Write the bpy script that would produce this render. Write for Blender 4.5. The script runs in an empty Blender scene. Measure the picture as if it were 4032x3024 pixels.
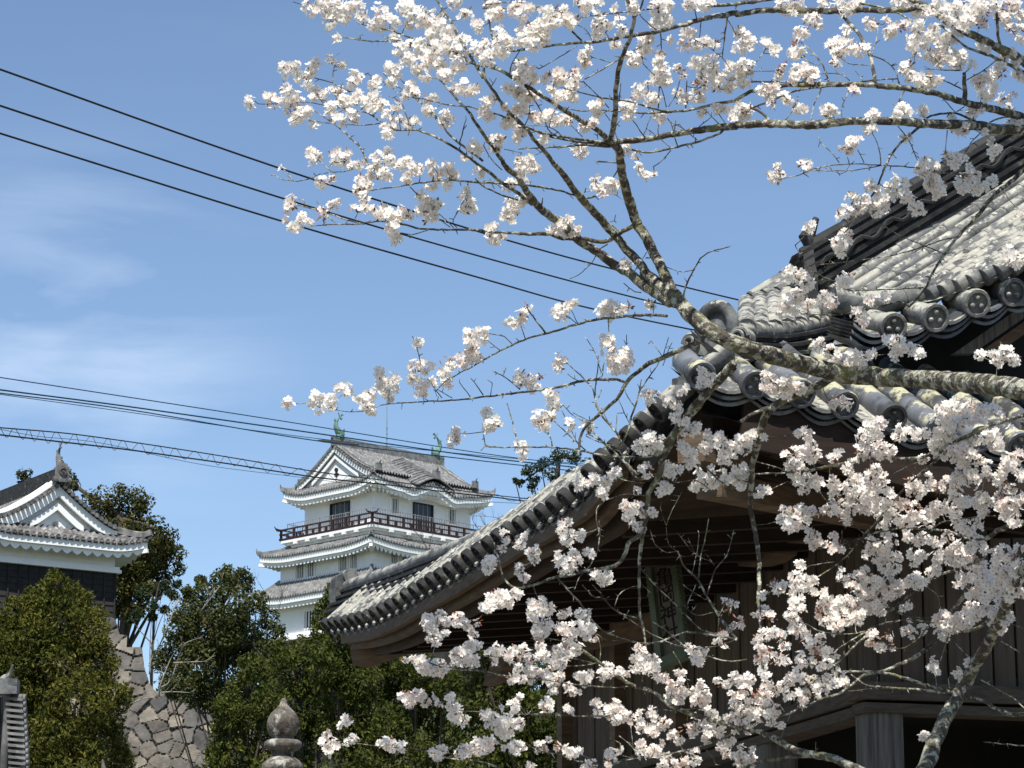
import bpy, math, random
import numpy as np
from mathutils import Vector, Matrix, noise
random.seed(7); rng = np.random.default_rng(7)
S = bpy.context.scene
R = math.radians
# ---------------------------------------------------------------- camera
F = 11500.0; PITCH = 13.16
ct, st = math.cos(R(PITCH)), math.sin(R(PITCH))
CAM = Vector((0, 0, 1.6))
cam = bpy.data.cameras.new('camera'); camo = bpy.data.objects.new('camera', cam)
S.collection.objects.link(camo); S.camera = camo
camo.location = CAM; camo.rotation_euler = (R(90 + PITCH), 0, 0)
cam.sensor_width = 36; cam.lens = F / 4032 * 36; cam.clip_start = 0.5; cam.clip_end = 4000
# ---------------------------------------------------------------- sky and sun
SUN_EL, SUN_AZ = 57.0, 188.0      # azimuth of the sun measured clockwise from +Y (behind the camera)
w = bpy.data.worlds.new('World'); S.world = w; w.use_nodes = True
nt = w.node_tree; nt.nodes.clear()
out = nt.nodes.new('ShaderNodeOutputWorld'); bg = nt.nodes.new('ShaderNodeBackground')
sky = nt.nodes.new('ShaderNodeTexSky'); sky.sky_type = 'NISHITA'; sky.sun_disc = False
sky.sun_elevation = R(SUN_EL); sky.sun_rotation = R(SUN_AZ)
sky.air_density = 0.9; sky.dust_density = 0.15; sky.ozone_density = 2.2; sky.altitude = 200
tc = nt.nodes.new('ShaderNodeTexCoord')
mp = nt.nodes.new('ShaderNodeMapping'); mp.inputs['Scale'].default_value = (2.2, 2.2, 10.0); mp.inputs['Rotation'].default_value = (0, R(-9), 0)
n1 = nt.nodes.new('ShaderNodeTexNoise'); n1.inputs['Scale'].default_value = 3.2; n1.inputs['Detail'].default_value = 7; n1.inputs['Roughness'].default_value = 0.52
n1.inputs['Distortion'].default_value = 0.25
cr = nt.nodes.new('ShaderNodeValToRGB'); cr.color_ramp.elements[0].position = 0.46; cr.color_ramp.elements[1].position = 0.74
n2 = nt.nodes.new('ShaderNodeVectorMath'); n2.operation = 'DISTANCE'
cdir = Vector(((-180 - 0) / 1000, 1, 0))  # cirrus bank: a direction low in the west
n2.inputs[1].default_value = (-0.145, 0.958, 0.240)
r2 = nt.nodes.new('ShaderNodeMapRange'); r2.inputs['From Min'].default_value = 0.01; r2.inputs['From Max'].default_value = 0.085
r2.inputs['To Min'].default_value = 1; r2.inputs['To Max'].default_value = 0.04; r2.interpolation_type = 'SMOOTHSTEP'
mu = nt.nodes.new('ShaderNodeMath'); mu.operation = 'MULTIPLY'
mu2 = nt.nodes.new('ShaderNodeMath'); mu2.operation = 'MULTIPLY'; mu2.inputs[1].default_value = 0.44
mix = nt.nodes.new('ShaderNodeMix'); mix.data_type = 'RGBA'
mix.inputs[7].default_value = (7.2, 8.1, 9.3, 1)
L = nt.links.new
L(tc.outputs['Generated'], mp.inputs['Vector']); L(mp.outputs[0], n1.inputs['Vector']); L(n1.outputs['Fac'], cr.inputs[0])
L(tc.outputs['Generated'], n2.inputs[0]); L(n2.outputs['Value'], r2.inputs['Value'])
L(cr.outputs[0], mu.inputs[0]); L(r2.outputs[0], mu.inputs[1]); L(mu.outputs[0], mu2.inputs[0]); L(mu2.outputs[0], mix.inputs[0])
L(sky.outputs[0], mix.inputs[6]); L(mix.outputs[2], bg.inputs[0]); L(bg.outputs[0], out.inputs[0])
bg.inputs[1].default_value = 0.092
sl = bpy.data.lights.new('sun', 'SUN'); sl.energy = 4.2; sl.angle = R(0.53); sl.color = (1, 0.955, 0.88)
so = bpy.data.objects.new('sun', sl); S.collection.objects.link(so)
sd = Vector((math.sin(R(SUN_AZ)) * math.cos(R(SUN_EL)), math.cos(R(SUN_AZ)) * math.cos(R(SUN_EL)), math.sin(R(SUN_EL))))
so.rotation_euler = sd.to_track_quat('Z', 'Y').to_euler(); so.location = (0, -5, 40)
S.view_settings.view_transform = 'Standard'; S.view_settings.look = 'None'
S.view_settings.gamma = 1; S.view_settings.exposure = 0.68
S.render.engine = 'CYCLES'; S.cycles.max_bounces = 6; S.cycles.diffuse_bounces = 3; S.cycles.transparent_max_bounces = 4
# ---------------------------------------------------------------- helpers
def ray(px, py):
    a = (px - 2016) / F; b = (1512 - py) / F
    return Vector((a, ct - b * st, st + b * ct))
def P(px, py, d): return CAM + ray(px, py) * d
def hit(px, py, P0, n):
    r = ray(px, py); t = (P0 - CAM).dot(n) / r.dot(n)
    return CAM + r * t
UP = Vector((0, 0, 1))
def az(deg): return Vector((math.sin(R(deg)), math.cos(R(deg)), 0))
class MB:
    """collects shapes and links them as ONE mesh object"""
    def __init__(s): s.v = []; s.f = []; s.c = None; s.smooth = False
    def add(s, vs, fs):
        n = len(s.v); s.v += [tuple(v) for v in vs]; s.f += [tuple(i + n for i in f) for f in fs]
    def box(s, c, ax, ay, az_, hx, hy, hz):
        vs = [c + ax * (i * hx) + ay * (j * hy) + az_ * (k * hz) for i in (-1, 1) for j in (-1, 1) for k in (-1, 1)]
        s.add(vs, [(0, 1, 3, 2), (4, 6, 7, 5), (0, 4, 5, 1), (2, 3, 7, 6), (0, 2, 6, 4), (1, 5, 7, 3)])
    def beam(s, a, b, w_, h, up=UP):
        d = (b - a); l = d.length; d = d / l; sd_ = d.cross(up).normalized(); u = sd_.cross(d)
        s.box((a + b) / 2, d, sd_, u, l / 2, w_ / 2, h / 2)
    def sweep(s, pts, sec, up=UP, caps=True, closed=True):
        n = len(pts); m = len(sec); vs = []
        for i, p in enumerate(pts):
            d = (pts[min(i + 1, n - 1)] - pts[max(i - 1, 0)]).normalized()
            sd_ = d.cross(up).normalized(); u = sd_.cross(d)
            vs += [p + sd_ * a + u * b for a, b in sec]
        fs = []
        for i in range(n - 1):
            for j in range(m if closed else m - 1):
                k = (j + 1) % m
                fs.append((i * m + j, i * m + k, (i + 1) * m + k, (i + 1) * m + j))
        if caps and closed: fs += [tuple(range(m)), tuple(range((n - 1) * m, n * m))[::-1]]
        s.add(vs, fs)
    def tube(s, pts, rad, k=6, wob=0.0, caps=True):
        n = len(pts); vs = []; u = None
        for i, p in enumerate(pts):
            d = (pts[min(i + 1, n - 1)] - pts[max(i - 1, 0)])
            d = d.normalized() if d.length > 1e-9 else Vector((0, 0, 1))
            if u is None: u = d.orthogonal().normalized()
            u = (u - d * u.dot(d)); u = u.normalized() if u.length > 1e-6 else d.orthogonal().normalized()
            v = d.cross(u); r = rad[i] if hasattr(rad, '__len__') else rad
            for j in range(k):
                t = 2 * math.pi * j / k
                rr = r
                if wob: rr = r * (1 + wob * noise.noise(Vector((p.x * 9 + math.cos(t) * 1.3, p.y * 9 + math.sin(t) * 1.3, p.z * 9))))
                vs.append(p + u * (math.cos(t) * rr) + v * (math.sin(t) * rr))
        fs = [(i * k + j, i * k + (j + 1) % k, (i + 1) * k + (j + 1) % k, (i + 1) * k + j) for i in range(n - 1) for j in range(k)]
        if caps: fs += [tuple(range(k))[::-1], tuple(range((n - 1) * k, n * k))]
        s.add(vs, fs)
    def lathe(s, c, prof, k=20, ax=UP, arc=2 * math.pi, wob=0):
        ax = ax.normalized(); u = ax.orthogonal().normalized(); v = ax.cross(u); vs = []
        for r, h in prof:
            for j in range(k):
                t = arc * j / k; rr = r
                if wob: rr = r * (1 + wob * noise.noise(Vector((math.cos(t) * 2 + h * 5, math.sin(t) * 2, h * 7))))
                vs.append(c + ax * h + u * (math.cos(t) * rr) + v * (math.sin(t) * rr))
        n = len(prof)
        fs = [(i * k + j, i * k + (j + 1) % k, (i + 1) * k + (j + 1) % k, (i + 1) * k + j) for i in range(n - 1) for j in range(k)]
        fs += [tuple(range(k))[::-1], tuple(range((n - 1) * k, n * k))]
        s.add(vs, fs)
    def prism(s, poly, d):
        n = len(poly); vs = list(poly) + [p + d for p in poly]
        fs = [tuple(range(n)), tuple(range(n, 2 * n))[::-1]] + [(i, (i + 1) % n, (i + 1) % n + n, i + n) for i in range(n)]
        s.add(vs, fs)
    def grid(s, rows):
        n = len(rows); m = len(rows[0])
        s.add([p for r in rows for p in r], [(i * m + j, i * m + j + 1, (i + 1) * m + j + 1, (i + 1) * m + j) for i in range(n - 1) for j in range(m - 1)])
    def build(s, name, mat, parent=None, smooth=False, kind=None):
        me = bpy.data.meshes.new(name); me.from_pydata(s.v, [], s.f); me.materials.append(mat)
        if s.c is not None:
            at = me.attributes.new('tint', 'FLOAT', 'FACE'); at.data.foreach_set('value', np.asarray(s.c, dtype=np.float32))
        me.validate(clean_customdata=False); me.update()
        me.polygons.foreach_set('use_smooth', [True] * len(me.polygons))
        if not smooth: me.set_sharp_from_angle(angle=R(38))
        o = bpy.data.objects.new(name, me); S.collection.objects.link(o)
        if parent is not None:
            o.parent = parent
            q = parent; off = Vector((0, 0, 0))
            while q is not None: off += q.location; q = q.parent
            me.transform(Matrix.Translation(-off))
        if kind: o['kind'] = kind
        return o
def thing(name, label, cat, loc=(0, 0, 0), group=None):
    o = bpy.data.objects.new(name, None); S.collection.objects.link(o); o.location = loc; o.empty_display_size = 0.2
    o['label'] = label; o['category'] = cat
    if group: o['group'] = group
    return o
def tag(o, label, cat, group=None):
    o['label'] = label; o['category'] = cat
    if group: o['group'] = group
    return o
def crs(pts, sub=6):
    """Catmull-Rom through 3-D points"""
    q = [pts[0] * 2 - pts[1]] + list(pts) + [pts[-1] * 2 - pts[-2]]; o = []
    for i in range(1, len(q) - 2):
        a, b, c, d = q[i - 1], q[i], q[i + 1], q[i + 2]
        for k in range(sub):
            t = k / sub
            o.append(0.5 * ((2 * b) + (c - a) * t + (2 * a - 5 * b + 4 * c - d) * t * t + (3 * b - a - 3 * c + d) * t ** 3))
    o.append(pts[-1]); return o
def resample(pts, step=None, n=None):
    L_ = [0]
    for a, b in zip(pts, pts[1:]): L_.append(L_[-1] + (b - a).length)
    if n is None: n = max(2, int(round(L_[-1] / step)) + 1)
    o = []; j = 0
    for i in range(n):
        t = L_[-1] * i / (n - 1)
        while j < len(L_) - 2 and L_[j + 1] < t: j += 1
        u = (t - L_[j]) / max(1e-9, L_[j + 1] - L_[j]); o.append(pts[j].lerp(pts[j + 1], min(1, max(0, u))))
    return o
# ---------------------------------------------------------------- materials
def mat(name, stops, scale=5, rough=0.8, detail=6, bump=0.0, bscale=None, tint=None, translucent=0, spec=0.3, stretch=None, patch=None, dist=0.0, metal=0, coord='Object', cells=None):
    """noise-driven colour ramp; tint=(c0,c1,..) uses the per-face attribute; patch=(color, scale, lo, hi) lays blotches over it"""
    m = bpy.data.materials.new(name); m.use_nodes = True; t = m.node_tree; N = t.nodes.new; K = t.links.new
    b = t.nodes['Principled BSDF']; b.inputs['Roughness'].default_value = rough; b.inputs['Specular IOR Level'].default_value = spec; b.inputs['Metallic'].default_value = metal
    co = N('ShaderNodeTexCoord'); vec = co.outputs[coord]
    if stretch:
        mp_ = N('ShaderNodeMapping'); mp_.inputs['Scale'].default_value = stretch; K(vec, mp_.inputs[0]); vec = mp_.outputs[0]
    no = N('ShaderNodeTexNoise'); no.inputs['Scale'].default_value = scale; no.inputs['Detail'].default_value = detail; no.inputs['Roughness'].default_value = 0.6; no.inputs['Distortion'].default_value = dist
    K(vec, no.inputs['Vector'])
    def ramp(st_):
        r = N('ShaderNodeValToRGB'); e = r.color_ramp.elements
        while len(e) < len(st_): e.new(0.5)
        for x, (p, c) in zip(e, st_): x.position = p; x.color = (*c, 1)
        return r
    r = ramp(stops); K(no.outputs['Fac'], r.inputs[0]); col = r.outputs[0]
    if tint:
        at = N('ShaderNodeAttribute'); at.attribute_name = 'tint'; r2_ = ramp(tint); K(at.outputs['Fac'], r2_.inputs[0])
        mx = N('ShaderNodeMix'); mx.data_type = 'RGBA'; mx.blend_type = 'MULTIPLY'; mx.inputs[0].default_value = 1; K(col, mx.inputs[6]); K(r2_.outputs[0], mx.inputs[7]); col = mx.outputs[2]
    if cells:
        vo = N('ShaderNodeTexVoronoi'); vo.inputs['Scale'].default_value = cells; K(co.outputs[coord], vo.inputs['Vector'])
        sp = N('ShaderNodeSeparateColor'); K(vo.outputs['Color'], sp.inputs[0]); mr = N('ShaderNodeMapRange'); mr.inputs['To Min'].default_value = 0.6; mr.inputs['To Max'].default_value = 1.45; K(sp.outputs[0], mr.inputs['Value'])
        cv = N('ShaderNodeVectorMath'); cv.operation = 'SCALE'; K(col, cv.inputs[0]); K(mr.outputs[0], cv.inputs['Scale']); col = cv.outputs[0]
    for pt in (patch if isinstance(patch, list) else [patch] if patch else []):
        pn = N('ShaderNodeTexNoise'); pn.inputs['Scale'].default_value = pt[1]; pn.inputs['Detail'].default_value = 8; pn.inputs['Roughness'].default_value = 0.65
        K(vec if len(pt) < 5 else co.outputs[coord], pn.inputs['Vector'])
        mr = N('ShaderNodeMapRange'); mr.inputs['From Min'].default_value = pt[2]; mr.inputs['From Max'].default_value = pt[3]; K(pn.outputs['Fac'], mr.inputs['Value'])
        fac = mr.outputs[0]
        if len(pt) > 4:   # lichen prefers faces that look up
            ge = N('ShaderNodeNewGeometry'); sx = N('ShaderNodeSeparateXYZ'); K(ge.outputs['Normal'], sx.inputs[0])
            m2 = N('ShaderNodeMapRange'); m2.inputs['From Min'].default_value = pt[4]; m2.inputs['From Max'].default_value = pt[4] + 0.35; K(sx.outputs[2], m2.inputs['Value'])
            mm = N('ShaderNodeMath'); mm.operation = 'MULTIPLY'; K(fac, mm.inputs[0]); K(m2.outputs[0], mm.inputs[1]); fac = mm.outputs[0]
        mx = N('ShaderNodeMix'); mx.data_type = 'RGBA'; K(fac, mx.inputs[0]); K(col, mx.inputs[6]); mx.inputs[7].default_value = (*pt[0], 1); col = mx.outputs[2]
    K(col, b.inputs['Base Color'])
    if bump:
        bn = N('ShaderNodeTexNoise'); bn.inputs['Scale'].default_value = bscale or scale * 3; bn.inputs['Detail'].default_value = 8; K(vec, bn.inputs['Vector'])
        bp = N('ShaderNodeBump'); bp.inputs['Strength'].default_value = bump; bp.inputs['Distance'].default_value = 0.02; K(bn.outputs['Fac'], bp.inputs['Height']); K(bp.outputs[0], b.inputs['Normal'])
    if translucent:
        tr = N('ShaderNodeBsdfTranslucent'); K(col, tr.inputs[0]); ms = N('ShaderNodeMixShader'); ms.inputs[0].default_value = translucent
        K(b.outputs[0], ms.inputs[1]); K(tr.outputs[0], ms.inputs[2]); K(ms.outputs[0], t.nodes['Material Output'].inputs[0])
    return m
g = lambda v: (v, v, v)
M_bark = mat('cherry_bark', [(0.35, (0.040, 0.032, 0.026)), (0.6, (0.095, 0.08, 0.065))], 22, 0.9, bump=0.9, bscale=60, patch=[((0.17, 0.165, 0.085), 9, 0.50, 0.62), ((0.40, 0.40, 0.32), 24, 0.50, 0.58)])
M_petal = mat('petal', [(0.3, (0.945, 0.905, 0.85)), (0.7, (0.975, 0.945, 0.89))], 3, 0.6, translucent=0.45, spec=0.1, tint=[(0, (0.96, 0.86, 0.84)), (0.2, (0.99, 0.955, 0.95)), (0.45, (1, 1, 0.99)), (1, (1, 1, 0.99))])
M_stamen = mat('flower_centre', [(0.3, (0.52, 0.32, 0.24)), (0.7, (0.60, 0.46, 0.30))], 9, 0.8)
M_bud = mat('bud_and_young_leaf', [(0.3, (0.20, 0.06, 0.045)), (0.5, (0.26, 0.13, 0.06)), (0.75, (0.55, 0.27, 0.26))], 22, 0.7, translucent=0.2)
M_tile = mat('old_roof_tile', [(0.35, g(0.045)), (0.65, (0.10, 0.105, 0.11))], 6, 0.65, bump=0.6, cells=5, patch=[((0.17, 0.17, 0.155), 5, 0.45, 0.62), ((0.34, 0.33, 0.275), 7.5, 0.475, 0.525, 0.12), ((0.47, 0.455, 0.39), 19, 0.56, 0.60, 0.2), ((0.30, 0.19, 0.09), 9, 0.66, 0.70, 0.1)])
M_tile_clean = mat('smooth_roof_tile', [(0.35, (0.075, 0.08, 0.088)), (0.65, (0.155, 0.163, 0.178))], 4, 0.5, bump=0.35, cells=3.5, patch=[((0.45, 0.43, 0.28), 5.5, 0.51, 0.56, 0.1), ((0.05, 0.05, 0.05), 3.5, 0.54, 0.62)])
M_tile_dark = mat('dark_ridge_tile', [(0.35, g(0.014)), (0.65, g(0.04))], 8, 0.75, bump=0.4, patch=[((0.18, 0.18, 0.13), 8, 0.6, 0.68)])
M_wood = mat('weathered_wood', [(0.3, (0.07, 0.047, 0.029)), (0.7, (0.17, 0.118, 0.073))], 3.0, 0.8, stretch=(1, 1, 9), bump=0.25)
M_wood_gold = mat('lit_toned_cypress_wood', [(0.3, (0.055, 0.036, 0.021)), (0.7, (0.13, 0.088, 0.052))], 3.0, 0.75, stretch=(2, 2, 12), bump=0.25)  # lit copy of the eave timber, light put into the tone
M_eave = mat('shade_dark_eave_wood', [(0.3, (0.024, 0.015, 0.010)), (0.7, (0.062, 0.039, 0.025))], 3.0, 0.85, stretch=(2, 2, 9), bump=0.25)  # timber colour darkened to carry the shade under the eaves
M_wood_wall = mat('wall_board', [(0.3, (0.05, 0.038, 0.029)), (0.7, (0.115, 0.09, 0.069))], 2.2, 0.85, stretch=(7, 7, 0.8), bump=0.3)
M_lintel = mat('grey_brown_beam', [(0.3, (0.045, 0.036, 0.028)), (0.7, (0.10, 0.082, 0.065))], 3.0, 0.85, stretch=(2, 2, 14), bump=0.5)
M_post = mat('grey_post_wood', [(0.3, (0.05, 0.047, 0.043)), (0.7, (0.17, 0.16, 0.145))], 3, 0.85, stretch=(14, 14, 0.8), bump=0.5)
M_void = mat('interior_shade_black', [(0.3, g(0.012)), (0.7, g(0.02))], 2, 0.95)  # near-black stands in for shade inside the hall and gable
M_plaster = mat('white_plaster', [(0.3, (0.76, 0.77, 0.76)), (0.7, (0.86, 0.86, 0.84))], 0.6, 0.8, patch=[((0.60, 0.60, 0.58), 0.9, 0.56, 0.85), ((0.62, 0.63, 0.61), 5, 0.62, 0.75)])
M_ctile = mat('castle_roof_tile', [(0.35, (0.09, 0.092, 0.095)), (0.65, (0.23, 0.23, 0.225))], 2.5, 0.75, patch=((0.42, 0.42, 0.40), 2.0, 0.55, 0.72, 0.3))
M_ytile = mat('turret_roof_tile', [(0.35, (0.075, 0.075, 0.075)), (0.65, (0.18, 0.176, 0.17))], 3, 0.75, cells=3.5, patch=((0.38, 0.37, 0.34), 3.0, 0.56, 0.72, 0.2))
M_plaster2 = M_plaster
M_glass = mat('dark_glass', [(0.3, (0.012, 0.014, 0.018)), (0.7, (0.03, 0.033, 0.038))], 1, 0.2, spec=0.5)
M_recess = mat('window_recess', [(0.3, g(0.015)), (0.7, g(0.03))], 1, 0.8)
M_rail = mat('dark_red_rail', [(0.3, (0.025, 0.013, 0.014)), (0.7, (0.045, 0.023, 0.023))], 3, 0.7)
M_metal = mat('grey_metal', [(0.3, g(0.25)), (0.7, g(0.34))], 3, 0.5, metal=0.3)
M_bronze = mat('green_bronze', [(0.35, (0.06, 0.12, 0.095)), (0.65, (0.16, 0.28, 0.22))], 4, 0.7)
M_blackwood = mat('charred_boards', [(0.3, g(0.012)), (0.7, (0.035, 0.032, 0.03))], 4, 0.8, stretch=(1, 1, 6), bump=0.3)
M_cable = mat('black_cable', [(0.3, g(0.012)), (0.7, g(0.02))], 3, 0.6)
M_cableb = mat('blue_cable', [(0.3, (0.008, 0.045, 0.085)), (0.7, (0.012, 0.06, 0.11))], 3, 0.6)
M_stone = mat('lichened_granite', [(0.35, (0.075, 0.064, 0.052)), (0.65, (0.17, 0.15, 0.125))], 9, 0.9, bump=0.9, patch=[((0.36, 0.36, 0.31), 8, 0.54, 0.60), ((0.05, 0.038, 0.03), 5, 0.52, 0.62)])
M_rock = mat('rampart_stone', [(0.3, (0.08, 0.076, 0.07)), (0.7, (0.20, 0.188, 0.17))], 1.6, 0.9, bump=1.0, bscale=7, tint=[(0, (0.30, 0.28, 0.26)), (0.12, (0.5, 0.53, 0.58)), (0.4, (0.8, 0.78, 0.76)), (0.7, (1.0, 0.92, 0.84)), (1, (1.6, 1.5, 1.32))])
M_ground = mat('ground', [(0.3, (0.10, 0.085, 0.06)), (0.7, (0.18, 0.155, 0.115))], 0.4, 0.95)
M_hill = mat('hillside', [(0.3, (0.03, 0.04, 0.015)), (0.7, (0.07, 0.075, 0.03))], 0.2, 0.95)
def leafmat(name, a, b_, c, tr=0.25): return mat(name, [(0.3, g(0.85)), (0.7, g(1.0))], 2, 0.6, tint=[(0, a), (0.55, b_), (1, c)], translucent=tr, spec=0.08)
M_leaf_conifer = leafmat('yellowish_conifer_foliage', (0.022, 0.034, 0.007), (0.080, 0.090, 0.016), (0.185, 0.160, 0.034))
M_darkwood = mat('shade_toned_eave_wood', [(0.3, (0.012, 0.007, 0.005)), (0.7, (0.03, 0.018, 0.012))], 3, 0.9, stretch=(2, 2, 9))  # shaded copy of the eave timber, shade put into the colour
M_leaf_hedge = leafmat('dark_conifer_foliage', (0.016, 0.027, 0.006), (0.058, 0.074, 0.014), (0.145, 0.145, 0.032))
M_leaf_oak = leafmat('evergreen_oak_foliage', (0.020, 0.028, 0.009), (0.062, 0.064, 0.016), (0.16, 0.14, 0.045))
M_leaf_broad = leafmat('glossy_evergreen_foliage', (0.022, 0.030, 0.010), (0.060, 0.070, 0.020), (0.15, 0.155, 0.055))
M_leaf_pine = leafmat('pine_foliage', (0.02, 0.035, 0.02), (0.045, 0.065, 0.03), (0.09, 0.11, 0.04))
M_twig = mat('pale_twig_bark', [(0.3, (0.16, 0.14, 0.11)), (0.7, (0.33, 0.30, 0.25))], 6, 0.9)
M_trunk = mat('tree_bark', [(0.3, (0.04, 0.032, 0.025)), (0.7, (0.10, 0.08, 0.06))], 5, 0.9, bump=0.5)
M_plaque = mat('plaque_board', [(0.3, (0.11, 0.088, 0.066)), (0.7, (0.17, 0.14, 0.105))], 4, 0.8, stretch=(8, 8, 1))
M_plaqueframe = mat('green_plaque_frame', [(0.3, (0.07, 0.09, 0.055)), (0.7, (0.13, 0.15, 0.10))], 6, 0.8)
M_ink = mat('black_ink', [(0.3, g(0.008)), (0.7, g(0.012))], 6, 0.8)
# ================================================================= ground and hill
def ground_h(x, y):
    h = 29.0 * math.exp(-(max(0, math.hypot((x + 7), (y - 275) * 0.75) - 12) / 10.0) ** 2)
    h += 5.5 * (1 / (1 + math.exp(-(y - 150) / 14.0)))
    return h
gm = MB(); xs = [-1600, -700, -300, -160] + list(range(-100, 101, 5)) + [160, 300, 700, 1600]
ys = [-800, -200, -50, 0, 30, 60, 90, 110] + list(range(125, 340, 6)) + [420, 700, 1500, 3400]
gm.grid([[Vector((x, y, ground_h(x, y))) for x in xs] for y in ys]); gm.build('ground', M_hill, kind='structure', smooth=True)
# ================================================================= castle keep
def zc(zx, zy): return (900 + zx * 0.633, 1550 + zy * 0.633)
du, dv = az(-44.5), az(45.5)
CZ = 260.0
C0 = P(*zc(905, 610), CZ); C0g = Vector((C0.x, C0.y, 0))
keep = thing('castle_keep', 'white three-storey castle keep with grey tiled roofs and a red balcony, on the hill', 'castle', (C0.x, C0.y, ground_h(C0.x, C0.y)))
def hx(zx, zy, face, off=0.0):
    """point of the photo on the left (v=const) or right (u=const) face pushed out by off; returns (s along face, height)"""
    n = dv if face == 'L' else du
    p = hit(*zc(zx, zy), C0g - n * off, n); d = p - C0g
    return (d.dot(du) if face == 'L' else d.dot(dv)), p.z
U1 = hx(475, 700, 'L')[0]; V1 = hx(1505, 700, 'R')[0]
def pt(u, v, z): return C0g + du * u + dv * v + UP * z
hz = lambda zy, off=0.0: hx(905, zy, 'R', off)[1]
Z_eave1 = hz(545, 1.5); Z_top1 = Z_eave1 + 0.9; Z_balc = hz(812, 1.2)
E2 = 1.5
Z_e2 = hz(905, 2.9); Z_w2t = Z_e2 + 0.7; Z_w2b = hz(1088, E2)
def walls(mb, e, z0, z1):
    mb.box(pt(U1 / 2, V1 / 2, (z0 + z1) / 2), du, dv, UP, U1 / 2 + e, V1 / 2 + e, (z1 - z0) / 2)
m = MB(); walls(m, 0, Z_balc - 0.5, Z_top1)
walls(m, E2, Z_w2b, Z_w2t)
walls(m, 0.05, Z_eave1 - 0.62, Z_eave1 - 0.45); walls(m, E2 + 0.10, Z_w2b - 0.0, Z_w2b + 0.22)
Z_r3t = Z_w2b - 0.05; Z_e3 = Z_r3t - 1.35; E3 = E2 + 0.25
Z_w3b = hx(478, 1475, 'L', E3)[1]
walls(m, E3, Z_w3b - 1.0, Z_e3 + 0.6); walls(m, E3 + 0.5, Z_w3b - 0.8, Z_w3b - 0.35); walls(m, E3 + 0.3, Z_w3b - 0.35, Z_w3b - 0.1)
m.build('wall', M_plaster, keep)
m = MB(); walls(m, E3 + 0.9, ground_h(C0.x, C0.y) - 4, Z_w3b - 0.8); m.build('stone_base', M_rock, keep)
def ring(e, z0, sweep, t, corner=None):
    """point round the rectangle pushed out by e; t in 0..4 (L face, R face...)"""
def side_pts(e, side, n):
    """points along one side of the rectangle grown by e, from left to right seen from outside; side 0 = left face (v=-e), 1 = right face (u=-e), 2 = far right, 3 = far left"""
    a = {0: (U1 + e, -e), 1: (-e, -e), 2: (-e, V1 + e), 3: (U1 + e, V1 + e)}
    nxt = {0: 1, 1: 2, 2: 3, 3: 0}
    p, q = a[side], a[nxt[side]]
    return [(p[0] + (q[0] - p[0]) * i / n, p[1] + (q[1] - p[1]) * i / n) for i in range(n + 1)]
def swp(i, n, amt, span=0.28):
    t = i / n; d = min(t, 1 - t); return amt * max(0, 1 - d / span) ** 2
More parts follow.
